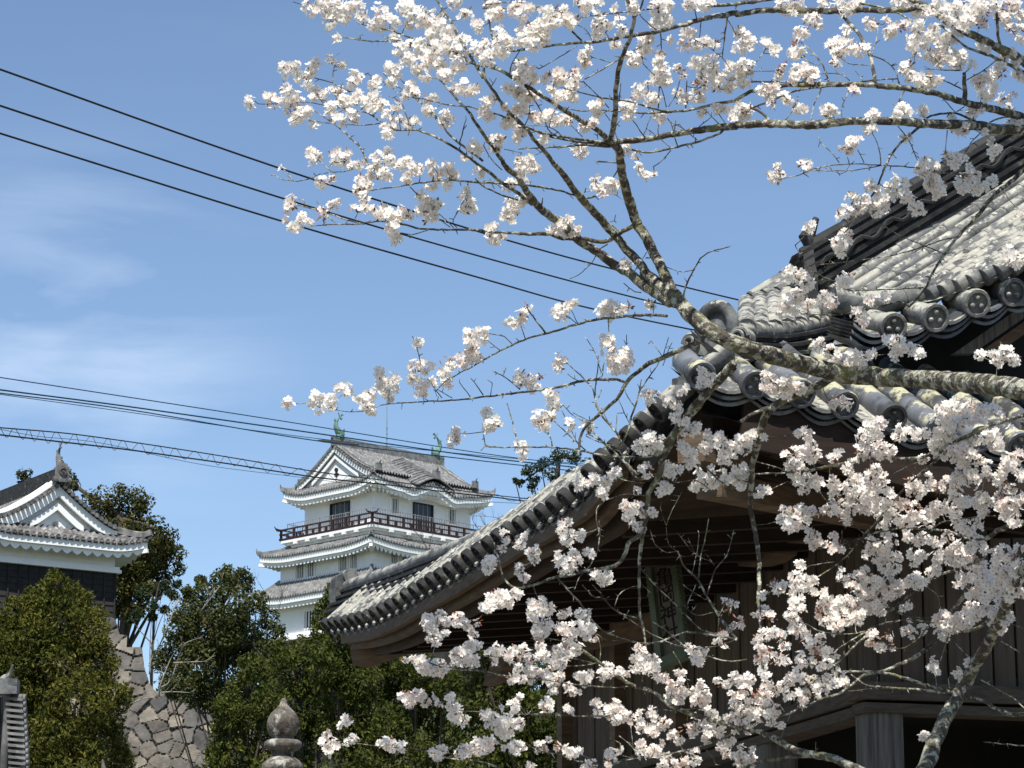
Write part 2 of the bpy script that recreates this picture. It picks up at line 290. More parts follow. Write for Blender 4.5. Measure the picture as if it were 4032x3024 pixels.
def skirt(name, ei, zi, eo, zo, sweep=0.45, bump_fn=None, roll=0.34):
    """tiled lean-to roof between an inner and an outer rectangle, real round ribs, plus white boxed eave with a wavy lower edge"""
    tl = MB(); wh = MB(); hips = []
    for side in range(4):
        L_ = (U1 if side in (0, 2) else V1) + 2 * eo
        n = int(L_ / roll) * 4
        inn = side_pts(ei, side, n); outp = side_pts(eo, side, n)
        # ribs run straight out: clip the inner end to the hip
        rows = [[], [], [], []]
        for i, (ou, ov) in enumerate(outp):
            s = i / n; wave = 0.12 * (1 + math.cos(2 * math.pi * (i % 4) / 4)) / 1
            up = swp(i, n, sweep) + (bump_fn(side, s) if bump_fn else 0)
            d_edge = min(s, 1 - s) * L_; reach = min(1.0, d_edge / (eo - ei)) if eo > ei else 1
            nrm = {0: (0, 1), 1: (1, 0), 2: (0, -1), 3: (-1, 0)}[side]
            for k, f in enumerate((0, 0.33, 0.66, 1.0)):
                ff = f * reach; dd = ff * (eo - ei)
                z = zo + (zi - zo) * (ff ** 1.25) + up * (1 - ff) ** 1.5 + 0.12
                rows[k].append(pt(ou + nrm[0] * dd, ov + nrm[1] * dd, z + wave))
        tl.grid(rows)
        edge = rows[0]
        tl.grid([edge, [p - UP * 0.16 for p in edge]])
        # white eave: fascia and wavy rafters
        nn = int(L_ / 0.52) * 6
        fo = side_pts(eo - 0.12, side, nn); fi = side_pts(eo - 0.28, side, nn)
        r0, r1, r2_, r3 = [], [], [], []
        for i in range(nn + 1):
            up = swp(i, nn, sweep) + (bump_fn(side, i / nn) if bump_fn else 0)
            zt = zo + up; sc_ = 0.30 * abs(math.sin(math.pi * i / 6))
            r0.append(pt(*fo[i], zt + 0.06)); r1.append(pt(*fo[i], zt - 0.42))
            r2_.append(pt(*fi[i], zt - 0.42)); r3.append(pt(*fi[i], zt - 0.55 - sc_))
        wi = side_pts(max(ei - 0.4, 0.0) if name != 'x' else 0, side, nn)
        ww = side_pts(WALL_E, side, nn)
        r4 = [pt(*ww[i], zo - 0.30 - 0.34 * abs(math.sin(math.pi * i / 6)) + 0.1) for i in range(nn + 1)]
        wh.grid([r0, r1, r2_, r3, r4])
        # corner rafter end block
        c = outp[0]; ci = side_pts(eo - 1.2, side, 1)[0]
        a_ = pt(*side_pts(eo - 0.05, side, 1)[0], zo + sweep - 0.72); b_ = pt(*ci, zo + sweep * 0.3 - 0.62)
        wh.beam(b_, a_, 0.28, 0.26)
    for side in (0, 1, 2, 3):     # hip ridges
        o_ = side_pts(eo + 0.05, side, 1)[0]; i_ = side_pts(ei, side, 1)[0]
        pts = [pt(o_[0] + (i_[0] - o_[0]) * t, o_[1] + (i_[1] - o_[1]) * t, zo + (zi - zo) * t ** 1.25 + sweep * (1 - t) ** 1.5 + 0.33 + 0.12 * max(0, 1 - t * 4) ** 2) for t in [k / 8 for k in range(9)]]
        rg = MB(); rg.sweep(pts, [(-0.17, -0.25), (-0.13, 0.1), (0, 0.17), (0.13, 0.1), (0.17, -0.25)])
        rg.tube([pts[0] - UP * 0.1, pts[0] + UP * 0.16 + (pts[0] - pts[1]) * 0.15, pts[0] + UP * 0.36 + (pts[0] - pts[1]) * 0.2], [0.12, 0.08, 0.03], 5); hips.append(rg)
    r = tl.build('roof', M_ctile, keep); wh.build('eave', M_plaster, r)
    for rg in hips: rg.build('hip_ridge', M_ctile, r)
    return r
WALL_E = 0.0
kv = (hx(1290, 560, 'R', 1.5)[0] + 1.5) / (V1 + 3)
def kara(side, s):
    if side != 1: return 0
    t = (s - kv) / 0.115
    return 0.66 * math.exp(-t * t * 1.4) - 0.22 * math.exp(-((abs(t) - 1.55) / 0.5) ** 2) if abs(t) < 3 else 0
Z_g = Z_eave1 + 1.15       # level where the gable starts
ZO1 = hz(488, 1.5) - 0.85
skirt('top', -0.55, Z_g + 0.3, 1.5, ZO1, 0.65, kara)
WALL_E = E2
ZO2 = hz(876, 2.95) - 0.65
skirt('second', 0.3, Z_balc - 0.65, 2.95, ZO2, 0.45)
WALL_E = E3
ZO3 = hx(480, 1238, 'L', E3 + 1.45)[1] - 0.2
skirt('third', E2, Z_r3t, E3 + 1.45, ZO3, 0.45)
# ---- upper gabled roof: ridge runs along v
gu = U1 / 2
Z_apex = hx(685, 318, 'L', 0.9)[1]
hw = U1 / 2 + 0.35
def slope_z(t): return Z_apex - (Z_apex - Z_g) * (1 - (1 - t) ** 1.35) if False else Z_g + (Z_apex - Z_g) * (1 - t) ** 1.22
rt = MB(); v0, v1 = -0.75, V1 + 0.75
for sgn in (-1, 1):
    n = int((v1 - v0) / 0.34) * 4
    T = [k / 7 for k in range(8)]
    rows = [[pt(gu + sgn * hw * t, v0 + (v1 - v0) * i / n, slope_z(t) + 0.12 * (1 + math.cos(2 * math.pi * (i % 4) / 4)) + 0.1) for i in range(n + 1)] for t in T]
    rt.grid(rows)
    for vv in (v0, v1):
        e_ = [pt(gu + sgn * hw * t, vv, slope_z(t) + 0.1) for t in T]
        for q in resample(e_, 0.36):
            rt.tube([q + UP * 0.0, q + UP * 0.0 + dv * (0.5 if vv < 0 else -0.5)], 0.12, 8)
            rt.tube([q, q - dv * (0.12 if vv < 0 else -0.12)], 0.14, 8)
ur = rt.build('gable_roof', M_ctile, keep)
rr = MB()
rr.box(pt(gu, (v0 + v1) / 2, Z_apex + 0.42), dv, du, UP, (v1 - v0) / 2 + 0.15, 0.22, 0.36)
rr.box(pt(gu, (v0 + v1) / 2, Z_apex + 0.84), dv, du, UP, (v1 - v0) / 2 + 0.25, 0.14, 0.07)
for vv in (v0 + 0.75, v1 - 0.75):      # descending ridges beside the gables
    for sgn in (-1, 1):
        pts = [pt(gu + sgn * hw * t, vv, slope_z(t) + 0.3) for t in [k / 8 for k in range(1, 9)]] + [pt(gu + sgn * (hw + 0.25), vv, Z_g + 0.35)]
        rr.sweep(pts, [(-0.15, -0.2), (-0.12, 0.1), (0, 0.16), (0.12, 0.1), (0.15, -0.2)])
        e = pts[-1]; rr.box(e + UP * 0.15, du, dv, UP, 0.14, 0.3, 0.32); rr.tube([e + UP * 0.3, e + UP * 0.55 - du * 0.15, e + UP * 0.75 - du * 0.3], [0.12, 0.08, 0.03], 5)
rr.build('ridge', M_ctile, ur)
# small dormer roof over the curved eave
kvv = kv * (V1 + 3) - 1.5
dm = MB(); W_ = 2.3
for sgn in (-1, 1):
    rows = []
    for k in range(13):
        a = k / 12   # along the dormer from eave to roof
        u_ = -1.5 + a * (gu + 0.3) * 0.93
        row = []
        for i in range(7):
            t = i / 6
            zc_ = Z_eave1 + 1.28 + a * (Z_apex - Z_eave1 - 1.75)
            row.append(pt(u_, kvv + sgn * W_ * t, zc_ - 0.95 * t ** 1.4 + 0.06 * (k % 2)))
        rows.append(row)
    dm.grid(rows)
for k in range(0, 13):
    a = k / 12; u_ = -1.5 + a * (gu + 0.3) * 0.93; zc_ = Z_eave1 + 1.28 + a * (Z_apex - Z_eave1 - 1.75)
    for sgn in (-1, 1):
        dm.tube([pt(u_, kvv + sgn * W_ * t, zc_ - 0.95 * t ** 1.4 + 0.08) for t in (0, .2, .4, .6, .8, 1)], 0.09, 5)
dr = dm.build('dormer_roof', M_ctile, keep)
d2 = MB(); pts = [pt(-1.55 + a * (gu + 0.3) * 0.93, kvv, Z_eave1 + 1.45 + a * (Z_apex - Z_eave1 - 1.75)) for a in (0, .3, .6, 1)]
d2.sweep(pts, [(-0.16, -0.2), (-0.12, 0.1), (0, 0.17), (0.12, 0.1), (0.16, -0.2)])
d2.box(pts[0] + UP * 0.15, du, dv, UP, 0.16, 0.36, 0.38); d2.tube([pts[0] + UP * 0.4, pts[0] + UP * 0.75 - du * 0.2, pts[0] + UP * 1.05 - du * 0.15], [0.14, 0.09, 0.03], 5)
d2.build('ridge', M_ctile, dr)
# gables: plaster triangle, stepped barge boards, pendant
for vv, dirv in ((v0, 1), (v1, -1)):
    gb = MB(); gp = MB()
    face = [pt(gu + hw * 0.95 * t, vv + dirv * 0.45, slope_z(abs(t)) - 0.25) for t in (-1, -.75, -.5, -.25, 0, .25, .5, .75, 1)]
    gb.prism(face + [pt(gu + hw * 0.95, vv + dirv * 0.45, Z_g - 0.3), pt(gu - hw * 0.95, vv + dirv * 0.45, Z_g - 0.3)], dv * 0.2 * dirv)
    for sgn in (-1, 1):
        gw = MB()
        for off, dep, wd in ((0.12, 0.04, 0.46), (0.88, 0.18, 0.32)):
            T = [k / 8 for k in range(9)]
            up_ = [pt(gu + sgn * hw * t, vv + dirv * dep, slope_z(t) - off + 0.12) for t in T]
            dn_ = [p - UP * wd for p in up_]
            up_ = [p for p in up_ if p.z > Z_g - 0.2]; dn_ = [Vector((p.x, p.y, max(p.z, Z_g - 0.25))) for p in dn_[:len(up_)]]
            for p, q, p2, q2 in zip(up_, up_[1:], dn_, dn_[1:]): gw.prism([p, q, q2, p2], dv * dirv * 0.16)
        gw.build('barge_board', M_plaster, keep)
    c = pt(gu, vv + dirv * 0.42, Z_apex - 2.35)
    gp.lathe(c + UP * 0.25, [(0.02, 0), (0.2, 0.0), (0.2, 0.12), (0.02, 0.12)], 8, ax=-dv * dirv)
    gp.box(c - UP * 0.2, du, dv, UP, 0.10, 0.05, 0.22); gp.box(c - UP * 0.16, du, dv, UP, 0.30, 0.05, 0.06)
    gp.build('gable_pendant', M_recess, gb.build('gable', M_plaster, keep))
# shachihoko (dolphin-like fish finials)
def shachi(base, fwd, h, mat_, parent=None, name='fish_finial'):
    mb = MB(); side = fwd.cross(UP)
    path = [base + fwd * 0.10 * h - UP * 0.05, base + fwd * 0.22 * h + UP * 0.12 * h, base + fwd * 0.05 * h + UP * 0.33 * h, base - fwd * 0.06 * h + UP * 0.55 * h, base + fwd * 0.02 * h + UP * 0.76 * h, base + fwd * 0.14 * h + UP * 0.92 * h]
    mb.tube(crs(path, 4), [0.17 * h * f for f in np.interp(np.linspace(0, 1, 21), [0, .2, .45, .7, 1], [1.0, 1.15, .75, .45, .18])], 8)
    def fin(c, d, l, w_, lean=0): mb.prism([c, c + d * l + side * lean, c + d * l * 0.55 + UP * w_], side * 0.05 * h)
    t = path[-1]
    fin(t, (fwd + UP * .5).normalized(), 0.26 * h, 0.12 * h); fin(t, (-fwd * .4 + UP).normalized(), 0.22 * h, 0.05 * h); fin(t, (fwd * 1 - UP * .2).normalized(), 0.18 * h, -0.09 * h)
    for k in range(5):
        q = path[1].lerp(path[4], k / 5 + .05); fin(q - fwd * 0.12 * h, (-fwd + UP * .7).normalized(), 0.14 * h, 0.12 * h)
    for k in range(3): fin(path[1] + fwd * 0.1 * h + UP * 0.1 * h * k, (fwd + UP * .4).normalized(), 0.15 * h, 0.10 * h)
    mb.box(base - UP * 0.02, fwd, side, UP, 0.2 * h, 0.12 * h, 0.05 * h)
    return mb.build(name, mat_, parent)
shachi(pt(gu, v0 + 0.35, Z_apex + 0.9), dv, 2.05, M_bronze, keep)
shachi(pt(gu, v1 - 0.35, Z_apex + 0.9), -dv, 2.05, M_bronze, keep)
lr = MB(); q = hit(*zc(985, 345), pt(gu, 0, 0), du); qt = hit(*zc(985, 70), pt(gu, 0, 0), du)
lr.tube([q - UP * 2, q + (qt - q) * 0.35, qt], [0.05, 0.04, 0.02], 6)
for k in range(4): lr.lathe(q + (qt - q) * (0.1 + 0.12 * k), [(0.02, 0), (0.09, 0.03), (0.02, 0.09)], 8)
lr.build('lightning_rod', M_bronze, keep)
# windows
def window(face, off, x0, y0, x1, y1, bars, door=False):
    n_ = dv if face == 'L' else du; d_ = du if face == 'L' else dv
    s0, zt = hx(x0, y0, face, off); s1, _ = hx(x1, y0, face, off); xm = (x0 + x1) / 2
    zt = hx(xm, y0, face, off)[1]; zb = hx(xm, y1, face, off)[1]
    if s0 > s1: s0, s1 = s1, s0
    o = C0g - n_ * off; c = o + d_ * ((s0 + s1) / 2) + UP * ((zt + zb) / 2); w_ = (s1 - s0) / 2; h = (zt - zb) / 2
    f = MB()
    for sg in (-1, 1): f.box(c + d_ * sg * (w_ + 0.04) - n_ * 0.05, d_, n_, UP, 0.05, 0.08, h + 0.08)
    f.box(c + UP * (h + 0.04) - n_ * 0.05, d_, n_, UP, w_, 0.08, 0.045); f.box(c - UP * (h + 0.04) - n_ * 0.06, d_, n_, UP, w_, 0.10, 0.045)
    fo = f.build('door' if door else 'window', M_plaster if not door else M_recess, keep)
    g_ = MB(); g_.box(c - n_ * 0.006, d_, n_, UP, w_ - .003, 0.004, h - .003); g_.build('pane', M_glass if door else M_recess, fo)
    b = MB()
    if door:
        for sg in (-1, 0, 1): b.box(c + d_ * sg * w_ * 0.5 - n_ * 0.03, d_, n_, UP, 0.03, 0.015, h - .01)
        b.box(c - n_ * 0.032 - UP * 0.1, d_, n_, UP, w_ - .01, 0.015, 0.03)
    else:
        for k in range(bars):
            b.box(c + d_ * (2 * (k + 0.5) / bars - 1) * w_ * 0.98 - n_ * 0.06, d_, n_, UP, w_ / bars * 0.24, 0.05, h - .01)
    b.build('bar', M_metal if door else M_plaster, fo)
window('L', 0, 640, 682, 752, 842, 0, True); window('R', 0, 1150, 690, 1265, 850, 0, True)
window('R', 0, 1010, 655, 1054, 745, 3); window('R', 0, 1364, 722, 1408, 810, 3)
for x0, y0, x1, y1 in ((424, 1060, 478, 1160), (492, 1048, 540, 1147), (690, 1003, 744, 1107), (763, 990, 809, 1092)): window('L', E2, x0, y0, x1, y1, 4)
for x0, y0, x1, y1 in ((1003, 985, 1050, 1060), (1070, 993, 1120, 1072), (1330, 1035, 1370, 1105)): window('R', E2, x0, y0, x1, y1, 4)
window('L', E3, 478, 1352, 548, 1456, 4); window('L', E3, 700, 1322, 770, 1425, 4)
# balcony: stepped white slab, red timber rail, thin grey fence
bal = MB()
for e, za, zb in ((1.55, -0.05, -0.30), (1.25, -0.3, -0.50), (0.95, -0.5, -0.95)):
    bal.box(pt(U1 / 2, V1 / 2, Z_balc + (za + zb) / 2), du, dv, UP, U1 / 2 + e, V1 / 2 + e, (za - zb) / 2)
for s in np.linspace(0.06, 0.94, 6):
    bal.box(pt(U1 * s, -0.9, Z_balc - 0.42), du, dv, UP, 0.22, 0.75, 0.12); bal.box(pt(-0.9, V1 * s, Z_balc - 0.42), du, dv, UP, 0.75, 0.22, 0.12)
bo = bal.build('balcony', M_plaster, keep)
rl = MB(); fn = MB(); EB = 1.5
cs = [(-EB, -EB), (U1 + EB, -EB), (U1 + EB, V1 + EB), (-EB, V1 + EB)]
for i in range(4):
    a, b = cs[i], cs[(i + 1) % 4]; pa, pb = pt(*a, Z_balc), pt(*b, Z_balc); d = (pb - pa).normalized(); l = (pb - pa).length
    for zz, w_, ext in ((0.95, 0.13, 0.45), (0.52, 0.10, 0.2), (0.06, 0.16, 0.2)):
        rl.beam(pa - d * ext + UP * zz, pb + d * ext + UP * zz, w_, w_)
    for sgn, q in ((-1, pa), (1, pb)):
        rl.tube([q + UP * 0.95 + d * sgn * 0.3, q + UP * 1.0 + d * sgn * 0.6, q + UP * 1.2 + d * sgn * 0.85], [0.08, 0.07, 0.03], 6)
    n = max(2, int(l / 1.7))
    for k in range(n + 1): rl.box(pa.lerp(pb, k / n) + UP * 0.5, d, d.cross(UP), UP, 0.09, 0.09, 0.5)
    for k in range(n): rl.box(pa.lerp(pb, (k + 0.5) / n) + UP * 0.29, d, d.cross(UP), UP, 0.13, 0.06, 0.22)
    ins = 0.35; ia = pa + (pt(U1 / 2, V1 / 2, Z_balc) - pa).normalized() * 0; 
cs = [(-EB + .4, -EB + .4), (U1 + EB - .4, -EB + .4), (U1 + EB - .4, V1 + EB - .4), (-EB + .4, V1 + EB - .4)]
for i in range(4):
    a, b = cs[i], cs[(i + 1) % 4]; pa, pb = pt(*a, Z_balc), pt(*b, Z_balc); d = (pb - pa).normalized(); l = (pb - pa).length
    fn.beam(pa + UP * 1.5, pb + UP * 1.5, 0.05, 0.05)
    for k in range(int(l / 0.3)): fn.box(pa + d * 0.3 * k + UP * 0.75, d, d.cross(UP), UP, 0.014, 0.014, 0.74)
    for k in range(int(l / 1.8) + 1): fn.box(pa + d * 1.8 * k + UP * 0.78, d, d.cross(UP), UP, 0.035, 0.035, 0.78)
rl.build('red_rail', M_rail, bo); fn.build('fence', M_metal, bo)
# ================================================================= turret on the left
def zt_(zx, zy): return (zx * 0.5425, 1700 + zy * 0.5425)
tr_, tb = az(57), az(-33)              # along the front (to the right) and back
T0 = P(*zt_(835, 900), 120); T0g = Vector((T0.x, T0.y, 0))
def ht(zx, zy, off=0.0):
    p = hit(*zt_(zx, zy), T0g - tb * off, tb); return (p - T0g).dot(tr_), p.z
def tp(a, b, z): return T0g + tr_ * a + tb * b + UP * z
TW = 2 * -ht(385, 900)[0]; TD = 7.0        # width of the front, depth
zw_t = ht(600, 860)[1]; zw_l = ht(835, 1005)[1]; z_bot = ht(850, 1500)[1] - 0.8
tur = thing('corner_turret', 'white plaster turret with black boarded lower wall and gabled roof, on the stone rampart', 'turret', (T0.x, T0.y, z_bot))
mb = MB(); mb.box(tp(-TW / 2, TD / 2, (zw_t + 0.8 + zw_l) / 2), tr_, tb, UP, TW / 2, TD / 2, (zw_t + 0.8 - zw_l) / 2)
mb.box(tp(-TW / 2, TD / 2, zw_l + 0.05), tr_, tb, UP, TW / 2 + 0.16, TD / 2 + 0.16, 0.06); mb.box(tp(-TW / 2, TD / 2, zw_l - 0.08), tr_, tb, UP, TW / 2 + 0.22, TD / 2 + 0.22, 0.07)
mb.build('upper_wall', M_plaster, tur)
mb = MB(); zl = zw_l - 0.15
mb.box(tp(-TW / 2, TD / 2, (zl + z_bot) / 2), tr_, tb, UP, TW / 2 + 0.02, TD / 2 + 0.02, (zl - z_bot) / 2)
nb = int((zl - z_bot) / 0.26)
for k in range(nb):
    z = zl - (k + 0.5) * (zl - z_bot) / nb
    for (c, d, n_, l) in ((tp(-TW / 2, 0, z), tr_, tb, TW), (tp(0, TD / 2, z), tb, tr_ * -1, TD)):
        o_ = c - n_ * 0.04; q = [o_ + d * s * l / 2 + UP * a + n_ * b for s in (-1, 1) for a, b in ((0.13, 0.03), (-0.125, -0.012))]
        mb.prism([q[0], q[2], q[3], q[1]], n_ * 0.02)
lw = mb.build('board_wall', M_blackwood, tur)
mb = MB()
for k in range(int(TW / 0.47) + 1):
    mb.box(tp(-k * 0.47, -0.075, (zl + z_bot) / 2), tr_, tb, UP, 0.028, 0.02, (zl - z_bot) / 2 - .01); mb.box(tp(0.075, k * 0.47, (zl + z_bot) / 2), tb, tr_, UP, 0.028, 0.02, (zl - z_bot) / 2 - .01)
mb.build('batten', M_blackwood, lw)
# eaves
EO = 1.05; z_e = ht(830, 822, EO)[1]
tl, wh, hips = MB(), MB(), []
def tpr(e, side):
    a = {0: (-TW - e, -e), 1: (e, -e), 2: (e, TD + e), 3: (-TW - e, TD + e)}; return a[side], a[(side + 1) % 4]
z_gb = ht(700, 735, 0.1)[1]
for side in range(4):
    (a0, b0), (a1, b1) = tpr(EO, side); L_ = math.hypot(a1 - a0, b1 - b0); n = int(L_ / 0.27) * 6
    nr = {0: (0, 1), 1: (-1, 0), 2: (0, -1), 3: (1, 0)}[side]; rows = [[], [], [], []]
    for i in range(n + 1):
        s = i / n; up = swp(i, n, 0.30, 0.22); de = min(s, 1 - s) * L_; reach = min(1, de / (EO + 0.55))
        for k, f in enumerate((0, .33, .66, 1)):
            dd = f * reach * (EO + 0.55); w_ = 0.05 * (1 + math.cos(2 * math.pi * (i % 6) / 6))
            rows[k].append(tp(a0 + (a1 - a0) * s + nr[0] * dd, b0 + (b1 - b0) * s + nr[1] * dd, z_e + 0.45 * (f * reach) * 2.0 + up * (1 - f * reach) + 0.10 + w_))
    tl.grid(rows); tl.grid([rows[0], [p - UP * 0.12 for p in rows[0]]])
    for i in range(0, n + 1, 6): tl.lathe(rows[0][i] - UP * 0.06 , [(0.085, -0.03), (0.085, 0.05), (0.06, 0.055), (0.05, 0.04)], 10, ax=(tr_ * -nr[0] + tb * -nr[1]))
    nn = int(L_ / 0.46) * 6; q0, q1, q2, q3, q4 = [], [], [], [], []
    for i in range(nn + 1):
        s = i / nn; up = swp(i, nn, 0.30, 0.22); 
        def at_(e, z):
            (c0, d0), (c1, d1) = tpr(e, side); return tp(c0 + (c1 - c0) * s, d0 + (d1 - d0) * s, z + up)
        sc_ = 0.13 * abs(math.sin(math.pi * i / 6))
        q0.append(at_(EO - .07, z_e + 0.02)); q1.append(at_(EO - .07, z_e - 0.24)); q2.append(at_(EO - .2, z_e - 0.24)); q3.append(at_(EO - .2, z_e - 0.34 - sc_ * 1.3)); q4.append(at_(0, z_e - 0.15))
    wh.grid([q0, q1, q2, q3, q4])
    (c0, d0), _ = tpr(EO - .05, side); (c2, d2), _ = tpr(EO - .9, side); wh.beam(tp(c2, d2, z_e - 0.25), tp(c0, d0, z_e - 0.08), 0.17, 0.17)
    (c0, d0), _ = tpr(EO + .03, side); (c2, d2), _ = tpr(-0.5, side)
    pts = [tp(c0 + (c2 - c0) * t, d0 + (d2 - d0) * t, z_e + 0.9 * t + 0.30 * (1 - t) ** 2 + 0.24 + 0.16 * max(0, 1 - 4 * t) ** 2) for t in [k / 8 for k in range(9)]]
    rg = MB(); rg.sweep(pts, [(-.12, -.16), (-.1, .05), (0, .10), (.1, .05), (.12, -.16)]); hips.append(rg)
hwt = TW / 2 - 0.12; zap = ht(425, 370, 0.75)[1]; zgb = z_e + 0.75
def sz(t): return zgb + (zap - zgb) * (1 - t) ** 1.32
gr = MB(); b0, b1 = -0.45, TD + 0.6; n = int((b1 - b0) / 0.27) * 6; T = [k / 9 for k in range(10)]
for sg in (-1, 1):
    gr.grid([[tp(-TW / 2 + sg * hwt * t, b0 + (b1 - b0) * i / n, sz(t) + 0.05 * (1 + math.cos(2 * math.pi * (i % 6) / 6)) + 0.05) for i in range(n + 1)] for t in T])
    for q in resample([tp(-TW / 2 + sg * hwt * t, b0, sz(t) + 0.04) for t in T], 0.23):
        gr.tube([q - tb * 0.10, q + tb * 0.35], 0.085, 8); gr.lathe(q - tb * 0.10, [(0.098, 0), (0.098, 0.05)], 8, ax=-tb)
tr0 = tl.build('eave_roof', M_ytile, tur); wh.build('eave', M_plaster, tr0); gro = gr.build('gable_roof', M_ytile, tur)
vr = MB()
for off in (0.55, 0.95):
    for sg in (-1, 1):
        vr.sweep([tp(-TW / 2 + sg * hwt * t, b0 + off, sz(t) + 0.24) for t in T] , [(-.11, -.2), (-.10, .03), (0, .09), (.10, .03), (.11, -.2)])
vr.build('verge_ridge', M_plaster, gro)
mr = MB(); mr.box(tp(-TW / 2, (b0 + b1) / 2, zap + 0.32), tb, tr_, UP, (b1 - b0) / 2 + .02, 0.15, 0.30); mr.box(tp(-TW / 2, (b0 + b1) / 2, zap + 0.66), tb, tr_, UP, (b1 - b0) / 2 + .1, 0.09, 0.05); mr.build('ridge', M_tile_dark, gro)
[rg.build('hip_ridge', M_ytile, tr0) for rg in hips]
on = MB(); oc = tp(-TW / 2, b0 - 0.06, zap + 0.45)
on.prism([oc + tr_ * a + UP * b for a, b in ((-.36, -.38), (.36, -.38), (.42, -.2), (.28, -.12), (.27, .25), (.18, .40), (-.18, .40), (-.27, .25), (-.28, -.12), (-.42, -.2))], -tb * 0.16)
on.lathe(oc - tb * 0.16 + UP * 0.05, [(0.17, 0), (0.17, .06), (0.12, .07), (0.11, .03), (.05, .03), (.05, .08)], 14, ax=-tb)
for a in (-.3, .3): on.lathe(oc + tr_ * a - UP * .3 - tb * .16, [(0.1, 0), (0.1, .05), (.04, .07)], 10, ax=-tb)
on.build('ogre_tile', M_ytile, gro)
shachi(tp(-TW / 2, b0 + 0.25, zap + 0.72), tb * -1, 0.95, M_ytile, gro)
gf, gp = MB(), MB()
gf.prism([tp(-TW / 2 + hwt * .95 * t, b0 + .36, sz(abs(t)) - .12) for t in (-1, -.75, -.5, -.25, 0, .25, .5, .75, 1)] + [tp(-TW / 2 + hwt * .95, b0 + .36, zgb - .3), tp(-TW / 2 - hwt * .95, b0 + .36, zgb - .3)], tb * .2)
for sg in (-1, 1):
    gb2 = MB()
    for off, dep, wd in ((.06, .04, .42), (.72, .14, .30)):
        u_ = [tp(-TW / 2 + sg * hwt * t, b0 + dep, sz(t) - off) for t in T]; u_ = [p for p in u_ if p.z > zgb - .15]
        for p, q in zip(u_, u_[1:]): gb2.prism([p, q, Vector((q.x, q.y, max(q.z - wd, zgb - .2))), Vector((p.x, p.y, max(p.z - wd, zgb - .2)))], tb * .14)
    gb2.build('barge_board', M_plaster, tur)
oc = tp(-TW / 2, b0 + .33, zap - 1.75)
gp.lathe(oc + UP * .16, [(0.12, 0), (0.12, .07), (.02, .09)], 8, ax=-tb); gp.box(oc - UP * .12, tr_, tb, UP, .045, .04, .17); gp.box(oc - UP * .02, tr_, tb, UP, .24, .04, .035)
gp.build('gable_pendant', M_ytile, gf.build('gable', M_plaster, tur))
# ================================================================= shrine hall on the right
dL, dF = az(-16), az(74)
C = P(2650, 1500, 16.4)
def on(pts, off_v=0.0, off_u=0.0, plane='L'):
    """photo points on a vertical plane: 'L' runs along the left eave, 'F' along the front eave"""
    n = dF if plane == 'L' else dL
    return [hit(x, y, C + n * (off_u if plane == 'L' else off_v), n) for x, y in pts]
hall = thing('shrine_hall', 'weathered timber shrine hall with swept lichen-covered tile roof, behind the cherry branches', 'shrine', (C.x + 4, C.y + 5, 0))
def round_tile(mb, p, ax_, r, l, stud=True, bend=0, db=None):
    """barrel tile whose decorated end disc faces -ax_; p = centre of the disc"""
    a = ax_.normalized()
    n = max(2, int(l / 0.24) + 1)
    pts = [p + a * (l * i / (n - 1)) for i in range(n)]
    for q0, q1 in zip(pts, pts[1:]): mb.tube([q0, q0 + (q1 - q0) * 0.02, q1 - (q1 - q0) * 0.05, q1], [r * .90, r * 0.92, r * 0.97, r * 0.97], 12)
    if db is not None: mb = db
    mb.lathe(p - a * 0.028, [(r * 1.12, 0.04), (r * 1.14, 0.0), (r * 1.08, -0.012), (r * 0.86, -0.012), (r * 0.82, 0.012), (0.001, 0.012)], 18, ax=a)
    if stud:
        u = a.cross(UP).normalized(); v = u.cross(a)
        for t in (90, 210, 330):
            c = p - a * 0.016 + u * (math.cos(R(t)) * r * .42) + v * (math.sin(R(t)) * r * .42)
            mb.lathe(c, [(r * .25, 0.0), (r * .23, -0.014), (r * .12, -0.024), (0.001, -0.026)], 10, ax=a)
# ---- left eave
LE_px = [(2650, 1492), (2618, 1560), (2600, 1608), (2542, 1666), (2479, 1730), (2420, 1778), (2366, 1826), (2289, 1925), (2225, 1969), (2180, 1998), (2126, 2033), (2076, 2058), (2018, 2088), (1981, 2114), (1915, 2157), (1852, 2200), (1776, 2251), (1700, 2295), (1630, 2335), (1564, 2377), (1504, 2409), (1440, 2434), (1377, 2449), (1314, 2457), (1296, 2460)]
LEc = crs(on(LE_px), 4)
LE = resample(LEc, n=36)
# front eave
FE_px = [(2650, 1475), (2756, 1475), (2967, 1510), (3150, 1546), (3321, 1590), (3511, 1641), (3684, 1684), (3850, 1722), (4010, 1750), (4180, 1775), (4350, 1798), (4520, 1820)]
FE = on(FE_px, plane='F')
FEc = crs(FE, 4)
aL = (dF + UP * 0.9).normalized(); aF = (dL + UP * 0.55).normalized()
rr_ = 0.068
et = MB(); eds = []
for i, p in list(enumerate(LE))[1:]:
    ed = MB(); eds.append(ed); round_tile(et, p, aL, rr_ * (1.0 if i else 1.1) * random.uniform(.95, 1.05), 0.55, True, db=ed)
eo_ = et.build('eave_tile', M_tile, hall, smooth=False)
for ed in eds: ed.build('tile_end', M_tile_dark, eo_)  # left-facing discs coloured dark, as the side turned from the sun
